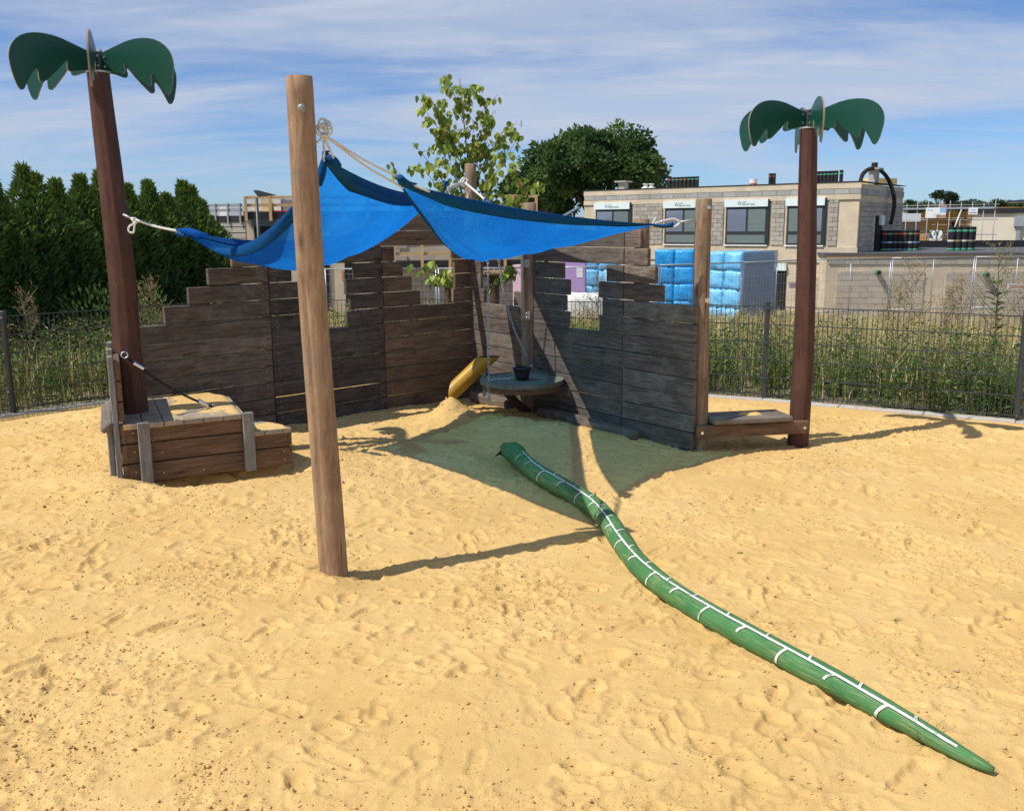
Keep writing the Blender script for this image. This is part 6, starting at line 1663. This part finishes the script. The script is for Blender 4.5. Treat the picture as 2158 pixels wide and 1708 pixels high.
# ---------------------------------------------------------------- thuja hedge, tree by tree
HT = [(-8.05, 11.2, 2.6), (-7.72, 12.1, 2.78), (-7.42, 12.75, 2.74), (-7.28, 13.3, 2.6), (-7.12, 13.9, 2.80), (-6.95, 14.5, 2.62), (-6.80, 15.0, 2.72), (-6.70, 15.5, 2.82), (-6.52, 16.1, 2.62), (-6.38, 16.7, 2.70), (-6.26, 17.2, 2.50), (-6.12, 17.7, 2.75), (-6.0, 18.3, 2.42), (-5.57, 17.5, 1.85)]
HLb = ['at the outer end of the hedge', 'with a twin tip beside the dark fence post', 'with a broad shoulder near the fence post', 'with a low tip near the fence post', 'with a tall loose tip', 'between two taller tips', 'with a bushy top left of the leaning palm',
       'tall and slim left of the leaning palm', 'half hidden by the leaning palm trunk', 'just right of the leaning palm trunk', 'with a short tip right of the palm', 'tall and ragged right of the palm', 'slender tree closing the tall hedge', 'small golden tree before the grey house']
for i, (x, y, zt_) in enumerate(HT):
    zg_ = -.25; Hh = zt_ - zg_; small = i == len(HT) - 1
    t = thing('thuja', 'dark green thuja ' + HLb[i], 'tree', (x, y, zg_), 'thuja trees of the hedge')
    v, f = tube([(x, y, zg_ - .2), (x, y, zg_ + Hh * .9)], [.06, .012], 8); obj('trunk', v, f, m_bark, t, True)
    n = 7500 if not small else 3500
    R = .51 if not small else .42
    q = RNG.random(n) ** .85; a = RNG.uniform(0, 2 * math.pi, n)
    prof = np.where(q < .72, 1 - .12 * q, (1 - .12 * .72) * np.clip((1 - q) / .28, 0, 1) ** 1.5)
    lump = 1 + .42 * fbm(a * 1.6 + i * 7, q * 9, 3, 300 + i)
    rr = R * prof * lump * (1 - .35 * RNG.random(n) ** 2.5) + .015
    P_ = np.stack([x + rr * np.cos(a), y + rr * np.sin(a), zg_ + q * Hh], 1)
    if i in (1, 4, 7, 11):   # second leader
        s_ = (q > .72) & (RNG.random(n) < .4); P_[s_, 0] += .17; P_[s_, 2] -= .10
    D_ = np.stack([np.cos(a) * .7, np.sin(a) * .7, np.full(n, .8)], 1) + RNG.normal(0, .35, (n, 3))
    new = np.clip(q * 1.1 - .35 + RNG.normal(0, .2, n), 0, 1)[:, None]
    col = jitc((.05, .115, .03), n, .35) * (1 - new) + jitc((.18, .27, .05) if not small else (.16, .19, .03), n, .35) * new
    o = vput('crown', [leaves(P_, D_, rdir(n), RNG.uniform(.07, .15, n), RNG.uniform(.025, .05, n), col, .1)], m_needle, t); o['kind'] = 'stuff'
    # solid dark core added inside to block the view through the crown
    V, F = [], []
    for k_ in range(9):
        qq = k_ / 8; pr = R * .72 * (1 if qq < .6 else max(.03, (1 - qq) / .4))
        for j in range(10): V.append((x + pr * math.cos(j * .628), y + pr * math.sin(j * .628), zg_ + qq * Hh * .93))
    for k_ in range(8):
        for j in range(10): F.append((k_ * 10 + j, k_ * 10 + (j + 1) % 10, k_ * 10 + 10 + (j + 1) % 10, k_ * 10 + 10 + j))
    obj('dark_core', V, F, M('thuja_inside', (.018, .028, .012), .95, .3, 9) if i == 0 else bpy.data.materials['thuja_inside'], t)

# ---------------------------------------------------------------- big oak and far trees
def crown_tree(name, label, base, H_, crown_c, radii, nclump, nl, Ls, cols, w, trunk_r, group=None, seed=0, clr=(.16, .30)):
    rs = np.random.default_rng(seed); t = thing(name, label, 'tree', tuple(base), group); base = np.array(base, float); cc = np.array(crown_c, float); rad = np.array(radii, float)
    d = unit(rs.normal(size=(nclump, 3))); d[:, 2] = np.abs(d[:, 2]) * np.where(rs.random(nclump) < .78, 1, -.55)
    cl = cc + d * rad * (.40 + .62 * rs.random((nclump, 1)) ** .6)
    parts_ = [tube([tuple(base - [0, 0, .3]), tuple(base * .5 + cc * .5 + [0, 0, -rad[2] * .3]), tuple(cc)], [trunk_r, trunk_r * .75, trunk_r * .3], 9)]
    for q in cl[:: max(1, nclump // 26)]:
        m0 = base * .35 + cc * .65 - [0, 0, rad[2] * .5]
        parts_.append(tube([tuple(m0), tuple((m0 + q) / 2 + [0, 0, .1 * rad[2]]), tuple(q)], [trunk_r * .32, trunk_r * .2, trunk_r * .05], 6))
    v, f = join(parts_); obj('trunk', v, f, m_bark, t, True)
    cs = rs.uniform(clr[0], clr[1], (nclump, 1)) * rad.mean(); P_, Dn = [], []
    dd_ = unit(rs.normal(size=(nclump * nl, 3))); rr_ = rs.random((nclump * nl, 1)) ** .45
    P_ = np.repeat(cl, nl, 0) + dd_ * rr_ * np.repeat(cs, nl, 0) * [1.15, 1.15, .8]
    n = len(P_); k_ = rs.choice(len(cols), nclump, p=np.array(w) / sum(w)); col = np.repeat(np.array(cols)[k_] * rs.uniform(.8, 1.2, (nclump, 1)), nl, 0) * rs.uniform(.7, 1.3, (n, 1))
    vput('crown', [leaves(P_, dd_ + rs.normal(0, .5, (n, 3)), rs.normal(size=(n, 3)) + [0, 0, 1], rs.uniform(Ls * .7, Ls * 1.3, n), Ls * .7, col)], m_leaf, t)['kind'] = 'stuff'
ob = PY(1262, 470, 74); ob.z = -2.0; oc = PY(1258, 372, 74)
crown_tree('oak_tree', 'big broad dark green oak behind the block building', tuple(ob), 12, tuple(oc), (5.6, 5.0, 3.5), 170, 170, .34, [(.055, .11, .03), (.08, .145, .038), (.12, .19, .05)], (3, 3, 2), .45, seed=5, clr=(.10, .22))
oc2 = PY(1150, 415, 74)
crown_tree('oak_tree', 'lower dark green oak left of the broad oak', (oc2.x, 76, -2), 8, tuple(oc2), (3.2, 3.0, 2.6), 70, 190, .30, [(.05, .10, .028), (.07, .13, .035)], (1, 1), .3, seed=6, clr=(.14, .3))
FTREES = [(1977, 414, 210, 1.25, 1.5, 'lone round tree on the far hill ridge', 0), (2000, 421, 205, .75, 2.3, 'slim far poplar nearer the round tree', 0), (2007, 421, 204, .7, 2.2, 'slim far poplar beside the first poplar', 0)]
for i, (x, y, Yd, sx, szv, l, _) in enumerate(FTREES):
    c_ = PY(x, y, Yd); zg_ = float(site_z(np.array([c_.x]), np.array([Yd]))[0]); crown_tree('far_tree', l, (c_.x, Yd, zg_), 5, tuple(c_), (1.1 * sx, 1.0, 1.05 * szv / 1.5 * 1.2), 26, 60, .35, [(.035, .06, .03), (.05, .075, .035)], (1, 1), .12, 'trees on the far hill', 40 + i, (.25, .5))
for i, x in enumerate((1918, 1936, 1948, 2020, 2035, 2052, 2066, 2092, 2104, 2140, 2152)):
    Yd = 185 + 9 * (i % 4); c_ = PY(x, 437 + (i * 7) % 5, Yd); zg_ = float(site_z(np.array([c_.x]), np.array([Yd]))[0])
    crown_tree('far_tree', 'low bushy tree in the tree row along the far hill', (c_.x, Yd, zg_), 4, tuple(c_), (1.6 + .5 * (i % 3), 1.4, 1.1), 22, 60, .4, [(.05, .085, .035), (.075, .11, .04)], (1, 1), .12, 'bushy trees on the far hill', 60 + i, (.3, .55))

# ---------------------------------------------------------------- young leafy tree behind the corner of the walls
yt = thing('young_tree', 'young thin stemmed tree with loose heart leaves behind the corner post', 'tree', (-.45, 13.0, -.3))
limbs, lp_ = [], []
def limb(a, b, r0, r1, k=4, sag=.06):
    a, b = Vector(a), Vector(b); mid_ = a.lerp(b, .5) + Vector((random.uniform(-.05, .05), random.uniform(-.05, .05), sag)); pts = curve_pts([a, mid_, b], 8)
    limbs.append(tube(pts, [r0 + (r1 - r0) * i / 7 for i in range(8)], 6)); return pts
tb_, ttop = Vector((-.42, 13.0, -.3)), PY(968, 165, 13.0)
tr_ = limb(tb_, ttop, .028, .005, sag=0)
limb(tb_ + Vector((.06, .03, 0)), tb_ + Vector((.02, .02, 1.7)), .018, .012)
LIM = [(.42, (820, 345)), (.44, (850, 410)), (.45, (1110, 390)), (.47, (1150, 385)), (.46, (1060, 440)), (.5, (880, 340)), (.5, (1100, 340)), (.54, (870, 300)), (.55, (1085, 300)), (.6, (910, 270)), (.6, (1070, 260)), (.65, (890, 225)), (.66, (1090, 255)),
       (.7, (905, 205)), (.72, (1040, 235)), (.78, (885, 195)), (.8, (1048, 200)), (.86, (940, 165)), (.88, (1010, 180)), (.5, (960, 330)), (.52, (1030, 360)), (.3, (860, 560)), (.3, (900, 580)), (.3, (1100, 560)), (.56, (1000, 300)), (.63, (960, 255)), (.4, (985, 430)),
       (.48, (925, 400)), (.6, (1030, 290)), (.42, (1100, 430))]
for q, (x, y) in LIM:
    a = tb_.lerp(ttop, q); e = PY(x, y, 13.0 + random.uniform(-.55, .55)); pts = limb(a, e, .011 * (1.3 - q), .0025); lp_.append(pts)
    for s_ in (2, 3, 4, 5, 6):
        b = pts[s_] + Vector((random.uniform(-.22, .22), random.uniform(-.22, .22), random.uniform(-.1, .16))); lp_.append(limb(pts[s_], b, .004, .0015, sag=.01))
v, f = join(limbs); obj('branches', v, f, m_bark, yt, True)
# heart-shaped, drooping leaves; the largest are pieces of their own
hv = [(0, 0, 0), (.30, .10, .05), (.46, .38, .07), (.34, .70, .03), (0, 1.12, -.10), (-.34, .70, .03), (-.46, .38, .07), (-.30, .10, .05), (0, .45, -.02)]
hf = [(8, i, i + 1) for i in range(7)] + [(8, 7, 0)]
leaf_mats = []
for i, c_ in enumerate(((.26, .35, .06), (.36, .45, .085), (.17, .25, .05), (.52, .50, .11), (.50, .28, .10))):
    m_, N, L, P = nodes_of('lime_leaf_%d' % i); P.inputs['Base Color'].default_value = (*c_, 1); P.inputs['Roughness'].default_value = .45
    tt = N.new('ShaderNodeBsdfTranslucent'); tt.inputs['Color'].default_value = (*[min(1, x * 1.4) for x in c_], 1); mm = N.new('ShaderNodeMixShader'); mm.inputs[0].default_value = .4
    L.new(P.outputs[0], mm.inputs[1]); L.new(tt.outputs[0], mm.inputs[2]); L.new(mm.outputs[0], N['Material Output'].inputs['Surface']); leaf_mats.append(m_)
leaf_me = []
for m_ in leaf_mats:
    me = mesh('leaf', [(x * .082, y * .082, z * .082) for x, y, z in hv], hf, True); me.materials.append(m_); leaf_me.append(me)
spots = []
for pts in lp_:
    for k_ in (2, 3, 4, 5, 6, 7):
        for rep in range(2 if len(pts) else 1):
            if random.random() < .97: spots.append(pts[k_] + Vector((random.uniform(-.05, .05), random.uniform(-.05, .05), random.uniform(-.05, .03))))
random.shuffle(spots); spots.sort(key=lambda s: s.y)
LN = 300
for s_ in spots[:LN]:
    k_ = random.choices(range(5), (5, 4, 3, 1.2, .5))[0]
    o = put('leaf', leaf_me[k_], None, yt, s_, (random.uniform(-1.9, -.7), random.uniform(-.6, .6), random.uniform(0, 6.28)), (random.uniform(.75, 1.25),) * 3)
hva = np.array(hv) * .082
V, F, Cc = [], [], []
for s_ in spots[LN:]:
    R_ = Matrix.Rotation(random.uniform(0, 6.28), 3, 'Z') @ Matrix.Rotation(random.uniform(-1.9, -.7), 3, 'X'); b = len(V); sc__ = random.uniform(.75, 1.2); c_ = random.choices(((.26, .35, .06), (.36, .45, .085), (.17, .25, .05), (.52, .50, .11)), (4, 3, 3, 1))[0]
    for q in hva: V.append(tuple(Vector(R_ @ Vector(q)) * sc__ + s_)); Cc.append((*c_, 1))
    F += [tuple(i + b for i in q) for q in hf]
if V:
    a = np.array(V); c_ = (a.max(0) + a.min(0)) / 2; o = put('more_leaves', npmesh('more_leaves', a - c_, np.array(F), np.array(Cc)), m_leaf, yt, c_); o['kind'] = 'stuff'
print('LEAVES', len(spots))

# ---------------------------------------------------------------- bits lying on the sand
m_chip = M('wood_chip', (.42, .30, .17), .9, .2, 20, tone=.3, spec=.05); m_pebble = M('grey_pebble', (.42, .36, .30), .8, .2, 20, tone=.3)
chip_me = cbox('wood_chip', (.030, .011, .005), .002); 
for i in range(26):
    Yd = 2.9 + 3.5 * random.random(); X0 = random.uniform(-.52, .52) * Yd
    o = put('wood_chip', chip_me, m_chip, None, (X0, Yd, sz(X0, Yd) + .004), (random.uniform(-.3, .3), random.uniform(-.3, .3), random.uniform(0, 3.1)), (random.uniform(.5, 1.3),) * 3)
    tag(o, 'small splinter of wood lying on the sand', 'wood chip', 'wood chips on the sand')
def tuft(x, y, label, n, h, cols):
    z = sz(x, y) - .004; a = RNG.uniform(0, 6.28, n); P_ = np.stack([x + RNG.normal(0, .018, n), y + RNG.normal(0, .018, n), np.full(n, z)], 1)
    o = vput('grass_tuft', [blades(P_, np.stack([np.cos(a), np.sin(a), 0 * a], 1), RNG.uniform(.5, 1, n) * h, np.full(n, .0028), RNG.uniform(.8, 2.2, n), mixc(cols, [1] * len(cols), n))], m_leaf); tag(o, label, 'grass')
p = G(1948, 1572, .0); tuft(p.x, p.y, 'thin green grass tuft growing beside the snake tail', 46, .11, [(.12, .16, .04), (.2, .2, .07)])
p = G(1885, 1310, .0); tuft(p.x, p.y, 'tiny green sprout alone in the sand right of the snake', 12, .035, [(.08, .16, .04)])
p = G(2150, 968, .0); tuft(p.x, p.y, 'small green sprout in the sand below the palm crown shadow', 12, .04, [(.08, .16, .04)])
